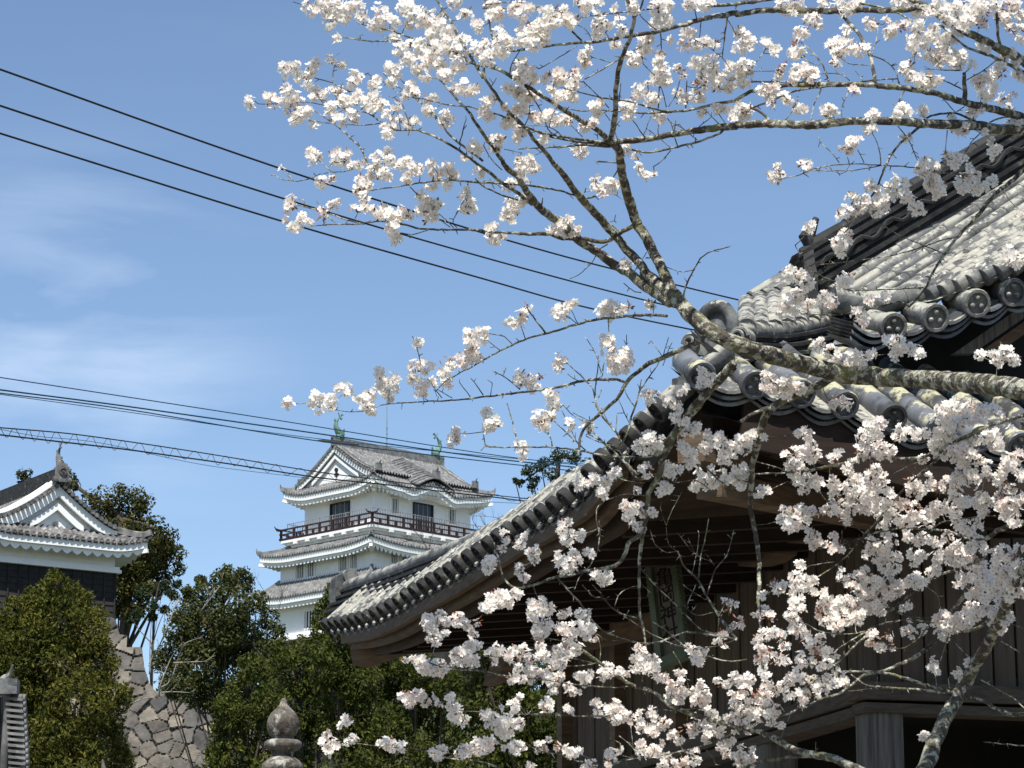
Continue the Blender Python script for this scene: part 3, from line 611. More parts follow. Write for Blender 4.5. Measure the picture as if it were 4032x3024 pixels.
# pan tiles between: layered arcs
def pans(mb, pts, ax_, l, layers=3, r=0.05):
    for p, q in zip(pts, pts[1:]):
        d = q - p
        for k in range(layers):
            sec = []
            for j in range(9):
                t = j / 8; sag = -0.055 * math.sin(math.pi * t) - 0.045 * k - 0.01
                sec.append(p + d * t + UP * sag + ax_ * (0.03 * k))
            bot = [s_ - UP * 0.020 for s_ in sec]
            mb.grid([sec, [s_ + ax_ * l for s_ in sec]]); mb.grid([sec, bot]); mb.grid([bot, [s_ + ax_ * l for s_ in bot]])
pm = MB(); pans(pm, LE[3:], aL, 0.5, 2); 
# front rolls: each long roll climbs to the hip line or the gable wall
ft = MB(); rollsF = FE[1:]
for i, p in enumerate(rollsF):
    u = (p - C).dot(dF); ln = min(1.75, max(0.30, u * 1.12))
    round_tile(ft, p, aF, 0.076, ln, True)
pans(pm, FE[1:], aF, 0.55, 3)
pans(pm, [q + aF * 0.55 for q in FE[2:]], aF, 0.5, 1)
pm.build('pan_tile', M_tile, hall)
ft.build('front_eave_tile', M_tile_clean, hall)
# roof sheets under the tiles
sh = MB()
LEs = LEc[5:]
def inl(p, mx, axis, dirv): return axis * min(mx, max(0.02, (p - C).dot(dirv)))
sh.grid([[p + aL * 0.02 - UP * 0.05 for p in LEs], [p + aL * 0.5 - UP * 0.06 for p in LEs], [p + inl(p, .9, dF, dL) + UP * 0.42 for p in LEs]])
def fe_len(p): return min(1.75, max(0.02, (p - C).dot(dF) * 1.1))
sh.grid([[p + aF * 0.03 - UP * 0.07 for p in FEc], [p + aF * fe_len(p) - UP * 0.03 for p in FEc]])
sh.build('roof_sheathing', M_tile_clean, hall)
# ---- corner ridges: stacked flat tiles capped by round tiles
def ridge(line, parent, name, layers=3, w_=0.13, lh=0.055, cap=0.062, m_cap=M_tile, m_lay=M_tile_dark, fr=0.24):
    """line = centre line of the crest of the cap"""
    mb = MB(); base = [p - UP * cap for p in line]
    for k in range(layers):
        ww = w_ * (0.62 + 0.30 * k); z0 = -0.01 - k * lh
        sec = [(-ww, z0 - lh * 0.62), (-ww * 1.0, z0 - lh * .25), (0, z0), (ww * 1.0, z0 - lh * .25), (ww, z0 - lh * 0.62)]
        mb.sweep(base, sec)
        mb.sweep(base, [(-ww * .8, z0 - lh), (-ww * .8, z0 - lh * .3), (ww * .8, z0 - lh * .3), (ww * .8, z0 - lh)])
    o = mb.build(name, m_lay, parent)
    cp = MB(); q = resample(base, fr)
    for a, b in zip(q, q[1:]): cp.tube([a, a + (b - a) * .06, b - (b - a) * .02], [cap * 1.0, cap * 1.03, cap * .90], 12)
    cp.build('cap_tile', m_cap, o)
    return o
def ogre(c, f, s, parent, name='ridge_end_ornament', m=M_tile):
    """arched end tile with two scrolls; f = direction it faces, s = half width"""
    mb = MB(); sd_ = f.cross(UP).normalized() * -1; b = -f
    arch = [c + sd_ * (math.cos(t) * s * .62) + UP * (s * .35 + math.sin(t) * s * .72) for t in np.linspace(-0.5, math.pi + 0.5, 15)]
    mb.tube(arch, [s * .16] + [s * .24] * 13 + [s * .16], 10)
    mb.prism([c + sd_ * (math.cos(t) * s * .55) + UP * (s * .30 + math.sin(t) * s * .6) for t in np.linspace(-0.9, math.pi + 0.9, 13)], b * 0.10)
    for sg in (-1, 1):
        sc = c + sd_ * (sg * s * .92) - UP * s * .18 + f * 0.02
        sp = [sc + sd_ * (sg * math.cos(t) * (s * .34 * (1 - t / 16))) + UP * (math.sin(t) * (s * .34 * (1 - t / 16))) + f * (0.004 * t) for t in np.linspace(0, 12.5, 44)]
        mb.tube(sp, [s * .085 * (1 - .5 * k / 44) for k in range(44)], 6)
        mb.lathe(sc, [(s * .40, -.02), (s * .40, -.09)], 16, ax=f)
        mb.prism([c + sd_ * (sg * s * .5), sc + UP * s * .34, sc - UP * s * .36, c - UP * s * .75 + sd_ * sg * s * .2], b * 0.07)
    mb.prism([c + sd_ * (a * s) + UP * (b_ * s) for a, b_ in ((-.5, .2), (.5, .2), (.42, -.7), (0, -.95), (-.42, -.7))], b * 0.08)
    return mb.build(name, m, parent, smooth=False)
dg = (dL + dF).normalized(); ng = (dL - dF).normalized()
nr_ = [hit(x, y, C, ng) for x, y in [(2880, 1275), (2940, 1266), (3000, 1270), (3070, 1268), (3150, 1256), (3230, 1238), (3320, 1208), (3420, 1165)]]
ridge(crs(nr_, 3), hall, 'corner_ridge', 3, 0.12)
ogre(hit(2822, 1322, C, ng) , -dg, 0.165, hall)
# lower tier of that ridge
lr_ = [hit(x, y, C, ng) for x, y in [(2790, 1420), (2880, 1425), (2980, 1412), (3090, 1385), (3200, 1345), (3300, 1300)]]
mb = MB(); mb.sweep(crs(lr_, 3), [(-.08, -.05), (-.09, 0), (0, .025), (.09, 0), (.08, -.05)]); mb.build('ridge_foot_tile', M_tile, hall)
# far corner ridge (ends in an ornament low on the left)
dg2 = (-dL + dF).normalized()
RB = crs(on([(1372, 2283), (1430, 2264), (1500, 2240), (1580, 2212), (1675, 2174), (1770, 2137), (1865, 2099), (1947, 2054), (2010, 2022), (2085, 1990), (2170, 1962), (2260, 1925)], plane='L', off_u=0.40), 3)
ridge(RB, hall, 'far_corner_ridge', 4, 0.15, 0.062, 0.075)
e = RB[0]; oc = e - UP * 0.10 - dF * 0.02; mb = MB(); fdir = (dL * 1.0 - dF * 0.25).normalized()
mb.lathe(oc + fdir * 0.10, [(0.11, -.12), (0.125, 0.0), (0.10, 0.02), (0.09, 0.0), (0.001, 0.0)], 20, ax=fdir)
mb.tube([oc + fdir * 0.05 + UP * .10, oc - fdir * .10 + UP * .12], [.07, .075], 12)
mb.prism([oc + fdir * .05 + fdir.cross(UP) * a + UP * b for a, b in ((-.15, .0), (-.12, .12), (0, .17), (.12, .12), (.15, 0), (.13, -.14), (0, -.2), (-.13, -.14))], -fdir * .12)
mb.build('ridge_end_ornament', M_tile, hall)
# ---- upper gabled part: sunlit curved surface above the verge
Pv = hit(3700, 1215, C + dL * 0.5, dL); gdir = Vector((dF.x, dF.y, 0.70)).normalized(); hdir = (dL + UP * 0.5)
nS = gdir.cross(hdir).normalized()
def onS(x, y): return hit(x, y, Pv, nS)
hp = (hdir - gdir * hdir.dot(gdir)).normalized()
st0, st1 = onS(3500, 1205), onS(2990, 1150)
nrl = 20
rl_ = MB(); sm = MB(); A_, B_ = [], []
for k in range(nrl):
    t = k / (nrl - 1); s0 = st0.lerp(st1, t)
    px_ = 3980 - 1020 * t; s0 = onS(px_, float(np.interp(px_, [2960, 3100, 3230, 3500, 3700, 3980], [1182, 1150, 1150, 1200, 1158, 1055])))
    s1 = s0 + gdir * (3.6)
    q = resample([s0, s1], 0.27)
    for a, b in zip(q, q[1:]): rl_.tube([a, a + (b - a) * .03, b], [0.058, 0.062, 0.055], 10)
    A_.append(s0 - gdir * .05 - nS * 0.015 * (1 if nS.z > 0 else -1)); B_.append(s1 - nS * 0.015 * (1 if nS.z > 0 else -1))
LWR = crs(nr_[1:], 3); AL_ = A_[9:]; LWR = resample(LWR, n=len(AL_))[::-1]
lsl = MB(); lsl.grid([AL_, [a.lerp(b, .5) - UP * .02 for a, b in zip(AL_, LWR)], [p - UP * .06 for p in LWR]])
for a, b in zip(AL_, LWR): lsl.tube([a + UP * .02, a.lerp(b, .5), b - UP * .04], [.058, .06, .06], 10)
lsl.build('lower_slope', M_tile, hall)
rl_.build('long_roof_tile', M_tile, hall)
sm.grid([A_, B_]); sm.build('upper_roof', M_tile, hall)
# verge discs and barrels facing the front
VE = on([(3360, 1262), (3511, 1285), (3677, 1250), (3840, 1193), (3982, 1150), (4110, 1090), (4240, 1015), (4370, 930)], plane='F', off_v=0.5)
vt = MB(); aV = (dL + UP * 0.35).normalized()
for p in VE[1:]: round_tile(vt, p, aV, 0.078, 0.34, True)
vt.build('verge_tile', M_tile, hall)
pv = MB(); pans(pv, VE, aV, 0.4, 3); pv.build('verge_pan_tile', M_tile_clean, hall)
vr = MB(); VR = crs([p + aV * 0.34 + UP * 0.10 for p in VE], 3); q = resample(VR, 0.25)
for a, b in zip(q, q[1:]): vr.tube([a, a + (b - a) * .04, b], [0.078, 0.082, 0.074], 12)
vr.build('verge_roll', M_tile, hall)
# dark descending ridge with wave tiles
RD0, RD1 = onS(3222, 1150), onS(4032, 668)
d_ = (RD1 - RD0).normalized(); RDL = resample([RD0 - d_ * 0.02, RD1 + d_ * 1.2], 0.06)
dm_ = MB(); hh = 0.25
for k in range(5):
    z = 0.02 + k * 0.055; ww = 0.15 - 0.012 * k
    dm_.sweep(RDL, [(-ww, z), (-ww * 1.05, z + .03), (0, z + .045), (ww * 1.05, z + .03), (ww, z)])
    dm_.sweep(RDL, [(-ww * .8, z - .03), (-ww * .8, z + .03), (ww * .8, z + .03), (ww * .8, z - .03)])
sdd = d_.cross(UP).normalized()
for i in range(0, len(RDL) - 3, 4):      # wave pattern tiles on the side
    p = RDL[i] - sdd * 0 + UP * 0.15
    for sg in (-1, 1):
        dm_.tube([p + sdd * (sg * .155) + d_ * (0.24 * t) + UP * (0.03 * math.sin(t * 2 * math.pi)) for t in np.linspace(0, 1, 7)], 0.014, 5)
dro = dm_.build('descending_ridge', M_tile_dark, hall)
cp = MB(); q = resample([p + UP * 0.30 for p in RDL], 0.25)
for a, b in zip(q, q[1:]): cp.tube([a, a + (b - a) * .05, b], [0.07, 0.072, 0.064], 12)
cp.build('cap_tile', M_tile_dark, dro)
oc = RD0 - d_ * 0.06 + UP * 0.06
mb = MB(); sdn = sdd
mb.prism([oc + sdn * a + UP * b for a, b in ((-.17, -.22), (-.2, .02), (-.13, .12), (-.10, .24), (0, .30), (.10, .24), (.13, .12), (.2, .02), (.17, -.22))], -d_ * 0.08)
mb.tube([oc + UP * .20 + d_ * .14, oc + UP * .26 + d_ * .02, oc + UP * .34 - d_ * .02, oc + UP * .43 + d_ * .06], [.05, .065, .055, .02], 10)
for sg in (-1, 1): mb.tube([oc + sdn * sg * (.14 + .07 * math.cos(t)) + UP * (-.08 + .07 * math.sin(t)) - d_ * .10 for t in np.linspace(0, 9, 22)], np.linspace(.024, .012, 22), 6)
mb.build('ridge_end_ornament', M_tile_dark, hall)
bz = hit(3262, 950, oc, (-d_ * 1).cross(UP).cross(UP).normalized())
# gable under the verge
def fpoly(px, v, th, name, m_):
    P0 = C + dL * v; mb_ = MB(); mb_.prism([hit(x, y, P0, dL) for x, y in px], dL * th); return mb_.build(name, m_, hall)
fpoly([(3755, 1392), (4050, 1188), (4350, 960), (4350, 1010), (4050, 1240), (3830, 1392)], 0.85, 0.06, 'barge_board', M_post)
fpoly([(3850, 1392), (4050, 1255), (4350, 1040), (4350, 1090), (4050, 1305), (3925, 1392)], 0.95, 0.06, 'barge_board', M_wood)
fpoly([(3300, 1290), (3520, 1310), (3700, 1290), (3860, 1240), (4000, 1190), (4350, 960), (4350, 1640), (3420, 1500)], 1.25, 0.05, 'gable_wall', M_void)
# ---- timber under the eaves
fb = MB(); E1 = resample(LEc, 0.12)
def board(mb, line, inn, dn, h, th, axis): mb_pts = [p + axis * inn - UP * (dn + h / 2) for p in line]; mb.sweep(mb_pts, [(-th / 2, -h / 2), (-th / 2, h / 2), (th / 2, h / 2), (th / 2, -h / 2)])
board(fb, E1[9:-3], 0.05, 0.055, 0.11, 0.05, dF); FE1 = resample(FEc, 0.15)
board(fb, E1[9:-3], 0.14, 0.05, 0.16, 0.05, dF)
fb.build('fascia_board', M_wood_gold, hall)
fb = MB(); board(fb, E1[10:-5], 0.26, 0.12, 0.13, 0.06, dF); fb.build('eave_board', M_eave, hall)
fb = MB(); board(fb, FE1[3:], 0.10, 0.04, 0.32, 0.05, dL); board(fb, FE1[3:], 0.6, 0.26, 0.12, 0.07, dL); fb.build('front_eave_board', M_darkwood, hall)  # closing boards, near-black in place of shade below the tiles
TT = 2.09; Cw = C + (dL + dF) * TT; Cwg = Vector((Cw.x, Cw.y, 0))
z_top = hit(3400, 1900, Cw, dL).z
sf = MB()
zs = lambda p: p.z - 0.20
SL = resample(LEc, 0.2)[2:]
def ci(p, mx, axis, dirv): return axis * min(mx, max(0.01, (p - C).dot(dirv)))
sf.grid([[p + ci(p, .12, dF, dL) - UP * 0.17 for p in SL], [p + ci(p, .55, dF, dL) - UP * 0.10 for p in SL], [p + ci(p, TT + .1, dF, dL) + UP * 0.12 for p in SL]])
SF = resample(FEc, 0.2)[1:]
sf.grid([[p + ci(p, .12, dL, dF) - UP * 0.20 for p in SF], [p + ci(p, .55, dL, dF) - UP * 0.10 for p in SF], [p + ci(p, TT + .1, dL, dF) + UP * 0.12 for p in SF]])
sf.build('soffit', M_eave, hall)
ra = MB()
for p in resample(LEc, 0.46)[4:-2]: ra.beam(p + dF * 0.30 - UP * 0.22, p + ci(p, TT, dF, dL) - UP * 0.05, 0.07, 0.085)
for p in resample(FEc, 0.46)[4:]: ra.beam(p + dL * 0.8 - UP * 0.26, p + ci(p, TT, dL, dF) - UP * 0.05, 0.07, 0.085)
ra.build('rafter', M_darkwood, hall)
# hip rafters
hr = MB(); hr.beam(C + dg * 0.22 - UP * 0.34, Cw - UP * 0.15 + dg * .2, 0.17, 0.17); hr.beam(C + dg * 0.45 - UP * 0.52, Cw - UP * .3, 0.16, 0.14)
hr.build('hip_rafter', M_wood, hall)
fc = LEc[-1]; nd2 = dg2.cross(UP).normalized()
h2 = [hit(x, y, fc + dg2 * 0.25, nd2) for x, y in [(1409, 2580), (1760, 2462), (2160, 2322)]]
hr = MB(); hr.beam(h2[0], h2[2], 0.22, 0.20); hr.build('far_hip_rafter', M_wood, hall)
hb = MB()
for t in (0.16, .24, .31): q = h2[0].lerp(h2[2], t); hb.box(q + UP * .16, dg2, nd2, UP, .035, .10, .07)
hb.build('rafter_block', M_wood_gold, hall)
# walls: vertical boards
def wl(x, y): return hit(x, y, Cwg, dF)
def wf(x, y): return hit(x, y, Cwg, dL)
wb = MB(); z_l = wl(3400, 2716).z; ztop = Cw.z + 0.15
s_end = (wl(2230, 2700) - Cwg).dot(dL); nbd = int(s_end / 0.165)
for k in range(nbd):
    s0 = s_end * k / nbd; c = Cwg + dL * (s0 + s_end / nbd / 2) + UP * ((z_l + ztop) / 2)
    wb.box(c + dF * (0.004 * ((k * 7) % 3)), dL, dF, UP, s_end / nbd / 2 - 0.008, 0.012, (ztop - z_l) / 2)
for k in range(26):
    c = Cwg + dF * (0.16 * (k + .5)) + UP * ((z_l + ztop) / 2)
    wb.box(c + dL * (0.004 * ((k * 5) % 3)), dF, dL, UP, 0.072, 0.012, (ztop - z_l) / 2)
wb.build('board_wall', M_wood_wall, hall)
bk = MB(); bk.box(Cwg + dL * s_end / 2 + dF * .03 + UP * (z_l + ztop) / 2, dL, dF, UP, s_end / 2, .01, (ztop - z_l) / 2)
bk.box(Cwg + dF * 2.6 + dL * .03 + UP * (z_l + ztop) / 2, dF, dL, UP, 2.5, .01, (ztop - z_l) / 2)
bk.box(Cwg + dL * s_end / 2 + dF * 2.2 + UP * 2, dL, dF, UP, s_end / 2, .02, 2.6); bk.box(Cwg + dF * 3 + dL * 2.2 + UP * 2, dF, dL, UP, 3, .02, 2.6)
bk.box(Cwg + dF * 3 + dL * 3.4 + UP * (z_l + .05), dF, dL, UP, 3, 3.4, .03)
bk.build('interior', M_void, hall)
# posts in the board wall
for x in (2250, 2460, 2700):
    pl = MB(); q = wl(x, 2700); pl.box(Vector((q.x, q.y, (z_l + ztop) / 2)) - dF * .05, dL, dF, UP, .07, .06, (ztop - z_l) / 2); pl.build('wall_post', M_wood, hall)
# lintels, two stepped beams on each side of the corner pillar
lt = MB(); z1, z2, z3, z4 = wl(3400, 2712).z, wl(3400, 2782).z, wl(3400, 2792).z, wl(3400, 2832).z
for za, zb, ov, th in ((z1, z2, .10, .10), (z3, z4, 0.05, .10)):
    lt.box(Cwg + dL * (s_end / 2 - ov) + dF * (.02 - ov / 2) + UP * (za + zb) / 2, dL, dF, UP, s_end / 2 + .0, th, (za - zb) / 2)
    lt.box(Cwg + dF * (2.6 - ov - .1) + dL * (.02 - ov / 2) + UP * ((za + zb) / 2), dF, dL, UP, 2.6, th, (za - zb) / 2 - .002)
lt.build('lintel', M_lintel, hall)
cpil = MB(); qc = Cwg + dF * .02 + dL * .06; rp = 0.125; zt__ = z3
sec = [(rp * .72, rp), (-rp * .72, rp), (-rp, rp * .72), (-rp, -rp * .72), (-rp * .72, -rp), (rp * .72, -rp), (rp, -rp * .72), (rp, rp * .72)]
cpil.prism([qc + dF * a + dL * b for a, b in sec], UP * (zt__ + .002)); cpil.build('corner_pillar', M_post, hall)
q = wl(3035, 2950); cpil = MB(); cpil.prism([Vector((q.x, q.y, 0)) + dF * (a + .04) + dL * b for a, b in sec], UP * (z4 + .02)); cpil.build('side_pillar', M_post, hall)
# carved beam noses and a tie beam under the eave
def slab(px, n, off, th, name, m_):
    P0 = Cwg - n * off; mb_ = MB(); mb_.prism([hit(x, y, P0, n) for x, y in px], n * th); return mb_.build(name, m_, hall)
slab([(2580, 2180), (2760, 2075), (3000, 1960), (3120, 1930), (3130, 2130), (3055, 2150), (3050, 2180), (3010, 2210), (2960, 2225), (2850, 2235), (2820, 2200), (2700, 2220), (2600, 2290)], dF, 0.35, 0.16, 'carved_beam', M_wood)
slab([(2300, 2400), (2480, 2320), (2590, 2340), (2580, 2350), (2500, 2395), (2420, 2412), (2330, 2460), (2180, 2520)], dF, 0.30, 0.14, 'carved_beam', M_wood)
slab([(1960, 2530), (2060, 2330), (2095, 2330), (2010, 2560), (1955, 2680), (1900, 2700)], dF, 0.85, 0.10, 'brace', M_wood)
sl_ = MB()
for (x0, y0, x1, y1, off, w_, h_) in ((1900, 2480, 2620, 2190, .8, .12, .14), (2050, 2440, 2700, 2200, .55, .12, .16), (2000, 2590, 2600, 2450, .3, .14, .16), (2350, 2170, 3100, 1850, .75, .10, .12), (2500, 2010, 3200, 1700, 1.2, .08, .10), (2300, 2260, 3100, 1930, .45, .12, .12)):
    sl_.beam(hit(x0, y0, Cwg - dF * off, dF), hit(x1, y1, Cwg - dF * off, dF), w_, h_)
sl_.build('purlin', M_wood, hall)
# ---- rest of the hall out of frame: upper roof mass and floor
rf = MB()
top = RD1 + d_ * 1.2
ms = MB(); ms.beam(top + dL * -0.2 + UP * .1, top + dF * 5 + UP * .1, .3, .35)
# ---- plaque
pq0 = [(2598, 2211), (2670, 2186), (2716, 2494), (2643, 2530)]
Pn = Cwg - dF * 0.98; fr = [hit(x, y, Pn, dF) for x, y in ((2556, 2200), (2664, 2128), (2716, 2588), (2612, 2640))]
ctr = sum(fr, Vector()) / 4; e1 = ((fr[1] - fr[0]) + (fr[2] - fr[3])).normalized(); e2 = ((fr[0] - fr[3]) + (fr[1] - fr[2])).normalized(); e3 = e1.cross(e2).normalized()
if e3.dot(CAM - ctr) < 0: e3 = -e3
# turn the board a little toward the viewer
wv = e1 * 1.0
pq = thing('shrine_plaque', 'tall wooden name plaque with green frame and black characters, hanging under the shrine eave', 'plaque', ctr)
W2, H2 = (fr[1] - fr[0]).length / 2 , (fr[0] - fr[3]).length / 2
q0, q1, q2, q3 = fr
fcn = (-dF + Vector((0, -0.8, 0)) - UP * .15).normalized()
ax_w = UP.cross(fcn).normalized(); ax_h = (e2).normalized(); ax_w = (ax_w - ax_h * ax_w.dot(ax_h)).normalized(); nn_ = ax_w.cross(ax_h).normalized()
if nn_.dot(CAM - ctr) < 0: nn_ = -nn_
W2 = 0.085; H2 = 0.36
mb = MB(); mb.box(ctr, ax_w, ax_h, nn_, W2, H2, .012); mb.build('board', M_plaque, pq)
mb = MB()
for sg in (-1, 1):
    a = ctr + ax_w * sg * (W2 + .02) + nn_ * .02
    mb.box(a, ax_w, ax_h, nn_, .022, H2 + .07, .03); mb.box(ctr + ax_h * sg * (H2 + .035) + nn_ * .02, ax_w, ax_h, nn_, W2, .035, .028)
    for k in range(22): mb.box(a + ax_w * sg * .022 + ax_h * (-H2 + 2 * H2 * (k + .5) / 22), ax_w, ax_h, nn_, .008, .010, .026)
mb.build('frame', M_plaqueframe, pq)
cu = bpy.data.curves.new('lettering', 'FONT'); cu.body = '亀\n岡\n神\n社'; cu.size = 0.15; cu.align_x = 'CENTER'; cu.align_y = 'CENTER'; cu.space_line = 0.92; cu.extrude = 0.002
cu.materials.append(M_ink); to = bpy.data.objects.new('lettering', cu); S.collection.objects.link(to); to.parent = pq
xw = ax_w if ax_w.cross(ax_h).dot(nn_) > 0 else -ax_w
mtx = Matrix((xw, ax_h, nn_)).transposed().to_4x4(); mtx.translation = nn_ * .016
bpy.context.view_layer.update(); me = bpy.data.meshes.new_from_object(to.evaluated_get(bpy.context.evaluated_depsgraph_get())); bpy.data.objects.remove(to)
me.transform(mtx); to = bpy.data.objects.new('lettering', me); S.collection.objects.link(to); to.parent = pq
cy = MB(); cy.box(Vector((4, 22, 0.01)), Vector((1, 0, 0)), Vector((0, 1, 0)), UP, 26, 24, 0.012); cy.build('added_bounce_ground', mat('bounce_gravel', [(0.3, (0.13, 0.115, 0.095)), (0.7, (0.21, 0.19, 0.155))], 6, 0.95, bump=0.3), kind='structure')  # out-of-view pale sheet added to bounce light up under the eaves
# ================================================================= foliage builder
def crown_mesh(name, clumps, dens, leaf, material, parent, asp=1.5, inner=0.72, flat=1.0, core=True, seed=1, up_bias=0.0, tb_=0.0):
    """leaf-sized faces spread through overlapping clumps; clumps = (centre, radius); tint varies per clump and per leaf"""
    r_ = np.random.default_rng(seed); V = []; TI = []
    for c, rad in clumps:
        leaf_ = leaf; n = max(14, int(6.4 * dens * rad * rad / (leaf * leaf))); ct_ = r_.uniform(0.25, 0.75) + tb_
        d = r_.normal(size=(n, 3)); d /= np.linalg.norm(d, axis=1)[:, None]
        # lumpy radius
        ph = r_.uniform(0, 6.28, 3); lump = 1 + 0.16 * np.sin(d[:, 0] * 5 + ph[0]) * np.sin(d[:, 2] * 5 + ph[1]) + 0.10 * np.sin(d[:, 0] * 11 + ph[2])
        rr = rad * lump * (inner + (1 - inner) * r_.uniform(0, 1, n) ** 0.5) * np.where(r_.uniform(0, 1, n) < .06, 1.12, 1)
        p = np.array(c)[None] + d * rr[:, None] * np.array([1, 1, flat])[None]
        nrm = d * 0.75 + r_.normal(size=(n, 3)) * 0.65; nrm[:, 2] += 0.35; nrm /= np.linalg.norm(nrm, axis=1)[:, None]
        t1 = np.cross(nrm, r_.normal(size=(n, 3))); t1[:, 2] += up_bias; t1 /= np.linalg.norm(t1, axis=1)[:, None]; t2 = np.cross(nrm, t1)
        sz = leaf * r_.uniform(0.6, 1.35, n)[:, None]
        a = t1 * sz * asp * .5; b = t2 * sz * .36
        V.append(np.stack([p - a, p + b - a * .1, p + a + nrm * sz * .12, p - b - a * .1], axis=1).reshape(-1, 3))
        TI.append(np.clip(ct_ + r_.normal(size=n) * 0.17 + (rr / rad - 0.9) * 0.5, 0, 1))  # leaves deeper in a clump tinted darker, inner shade put into the colour
    V = np.concatenate(V); TI = np.concatenate(TI); nq = len(TI)
    me = bpy.data.meshes.new(name); me.vertices.add(len(V)); me.vertices.foreach_set('co', V.astype(np.float32).ravel())
    me.loops.add(nq * 4); me.loops.foreach_set('vertex_index', np.arange(nq * 4, dtype=np.int32)); me.polygons.add(nq)
    me.polygons.foreach_set('loop_start', np.arange(0, nq * 4, 4, dtype=np.int32)); me.polygons.foreach_set('loop_total', np.full(nq, 4, dtype=np.int32))
    at = me.attributes.new('tint', 'FLOAT', 'FACE'); at.data.foreach_set('value', TI.astype(np.float32))
    me.materials.append(material); me.update(calc_edges=True)
    o = bpy.data.objects.new(name, me); S.collection.objects.link(o)
    if parent is not None: o.parent = parent; me.transform(Matrix.Translation(-parent.location))
    return o, nq
def core_mesh(mb, clumps, f=0.66):
    for c, rad in clumps:
        mb.lathe(Vector(c), [(rad * f * math.sin(a), -rad * f * math.cos(a)) for a in np.linspace(0.05, 3.09, 7)], 10)
NQ = [0]
def tree(name, label, px_clumps, dist, leaf, material, dens=0.9, depth_spread=2.0, group=None, cat='tree', base=None, asp=1.5, seed=3, limbs=True, inner=0.72, subdiv=3, trunk_m=None, trunk_r=0.18, core=0.62, subr=(.38, .6), up_bias=0, cen=.74):
    """px_clumps: (x, y, r) silhouettes on the photo; turned into solid clumps at real distance, each broken into smaller lumps"""
    r_ = random.Random(seed); big = []
    for x, y, r in px_clumps:
        d = dist + r_.uniform(-1, 1) * depth_spread; big.append((P(x, y, d), r * d / F))
    cx = sum(c.x for c, r in big) / len(big); cy = sum(c.y for c, r in big) / len(big)
    bx, by = base if base else (cx, cy); gz = ground_h(bx, by)
    t = thing(name, label, cat, (bx, by, gz), group)
    cl = []
    leaf = leaf * .44
    for c, r in big:
        cl.append((c, r * cen))
        k = max(1, int(subdiv * 5.5))
        for i in range(k):
            a = Vector((r_.gauss(0, 1), r_.gauss(0, 1), r_.gauss(0, 1))).normalized()
            rr = r * r_.uniform(*subr); cl.append((c + a * (r - rr * .65) , rr))
    o, n = crown_mesh('crown', [(tuple(c), r) for c, r in cl], dens, leaf, material, t, asp, inner, seed=seed, up_bias=up_bias)
    NQ[0] += n; mb = MB(); low = min(big, key=lambda q: q[0].z); topc = max(big, key=lambda q: q[0].z)
    b0 = Vector((bx, by, gz - .2)); cc = Vector((cx, cy, (low[0].z + topc[0].z) / 2))
    tp_ = crs([b0, b0.lerp(cc, .5) + Vector((.1, .1, 0)), cc, topc[0]], 4); nn = len(tp_)
    mb.tube(tp_, [trunk_r * .8 * (1 - .85 * i / nn) for i in range(nn)], 8, wob=.2)
    if limbs:
        for c, r in big:
            a = tp_[r_.randrange(int(nn * .3), int(nn * .8))]; m_ = a.lerp(c, .5) + Vector((r_.uniform(-.2, .2), 0, r * .3))
            mb.tube(crs([a, m_, c], 4), np.linspace(trunk_r * .22, trunk_r * .07, 9), 6, wob=.2)
    mb.build('trunk', trunk_m or M_trunk, t)
    if False:
        cm = MB(); core_mesh(cm, [(c, r) for c, r in big], core * .62); cm.c = [0.12] * len(cm.f); cm.build('inner_foliage', material, o)
    return t
# big yellow-green conifer in front of the turret (left)
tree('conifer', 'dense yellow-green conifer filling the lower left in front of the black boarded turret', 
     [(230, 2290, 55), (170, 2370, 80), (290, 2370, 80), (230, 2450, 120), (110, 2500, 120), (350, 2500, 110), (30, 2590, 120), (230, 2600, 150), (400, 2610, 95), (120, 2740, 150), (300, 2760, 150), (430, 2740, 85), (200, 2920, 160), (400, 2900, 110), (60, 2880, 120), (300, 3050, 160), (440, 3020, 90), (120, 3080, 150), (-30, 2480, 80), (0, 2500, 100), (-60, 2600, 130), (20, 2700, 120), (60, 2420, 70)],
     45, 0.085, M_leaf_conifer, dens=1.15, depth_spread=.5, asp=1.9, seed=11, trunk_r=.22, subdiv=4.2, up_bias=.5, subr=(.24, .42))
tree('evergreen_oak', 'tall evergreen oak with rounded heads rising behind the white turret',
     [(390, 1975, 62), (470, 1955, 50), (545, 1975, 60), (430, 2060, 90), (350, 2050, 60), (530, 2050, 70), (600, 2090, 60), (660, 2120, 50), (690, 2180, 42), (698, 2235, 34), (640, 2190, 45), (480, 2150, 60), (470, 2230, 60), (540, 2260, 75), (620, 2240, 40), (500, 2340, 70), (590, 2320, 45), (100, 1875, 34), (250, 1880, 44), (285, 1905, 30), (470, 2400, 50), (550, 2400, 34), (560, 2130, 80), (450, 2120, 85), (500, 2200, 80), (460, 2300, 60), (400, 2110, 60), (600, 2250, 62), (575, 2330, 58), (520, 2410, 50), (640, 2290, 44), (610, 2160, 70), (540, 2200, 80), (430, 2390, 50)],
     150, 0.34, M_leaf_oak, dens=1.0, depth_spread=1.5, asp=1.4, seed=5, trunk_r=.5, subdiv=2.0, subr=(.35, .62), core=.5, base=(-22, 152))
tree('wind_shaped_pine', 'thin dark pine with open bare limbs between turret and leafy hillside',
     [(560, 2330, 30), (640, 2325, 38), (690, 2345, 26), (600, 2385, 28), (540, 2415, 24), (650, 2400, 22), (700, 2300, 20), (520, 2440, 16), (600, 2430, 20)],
     135, 0.26, M_leaf_pine, dens=1.1, depth_spread=1.5, seed=6, trunk_r=.13, subdiv=2.4, core=0, inner=.3, base=(-17, 136))
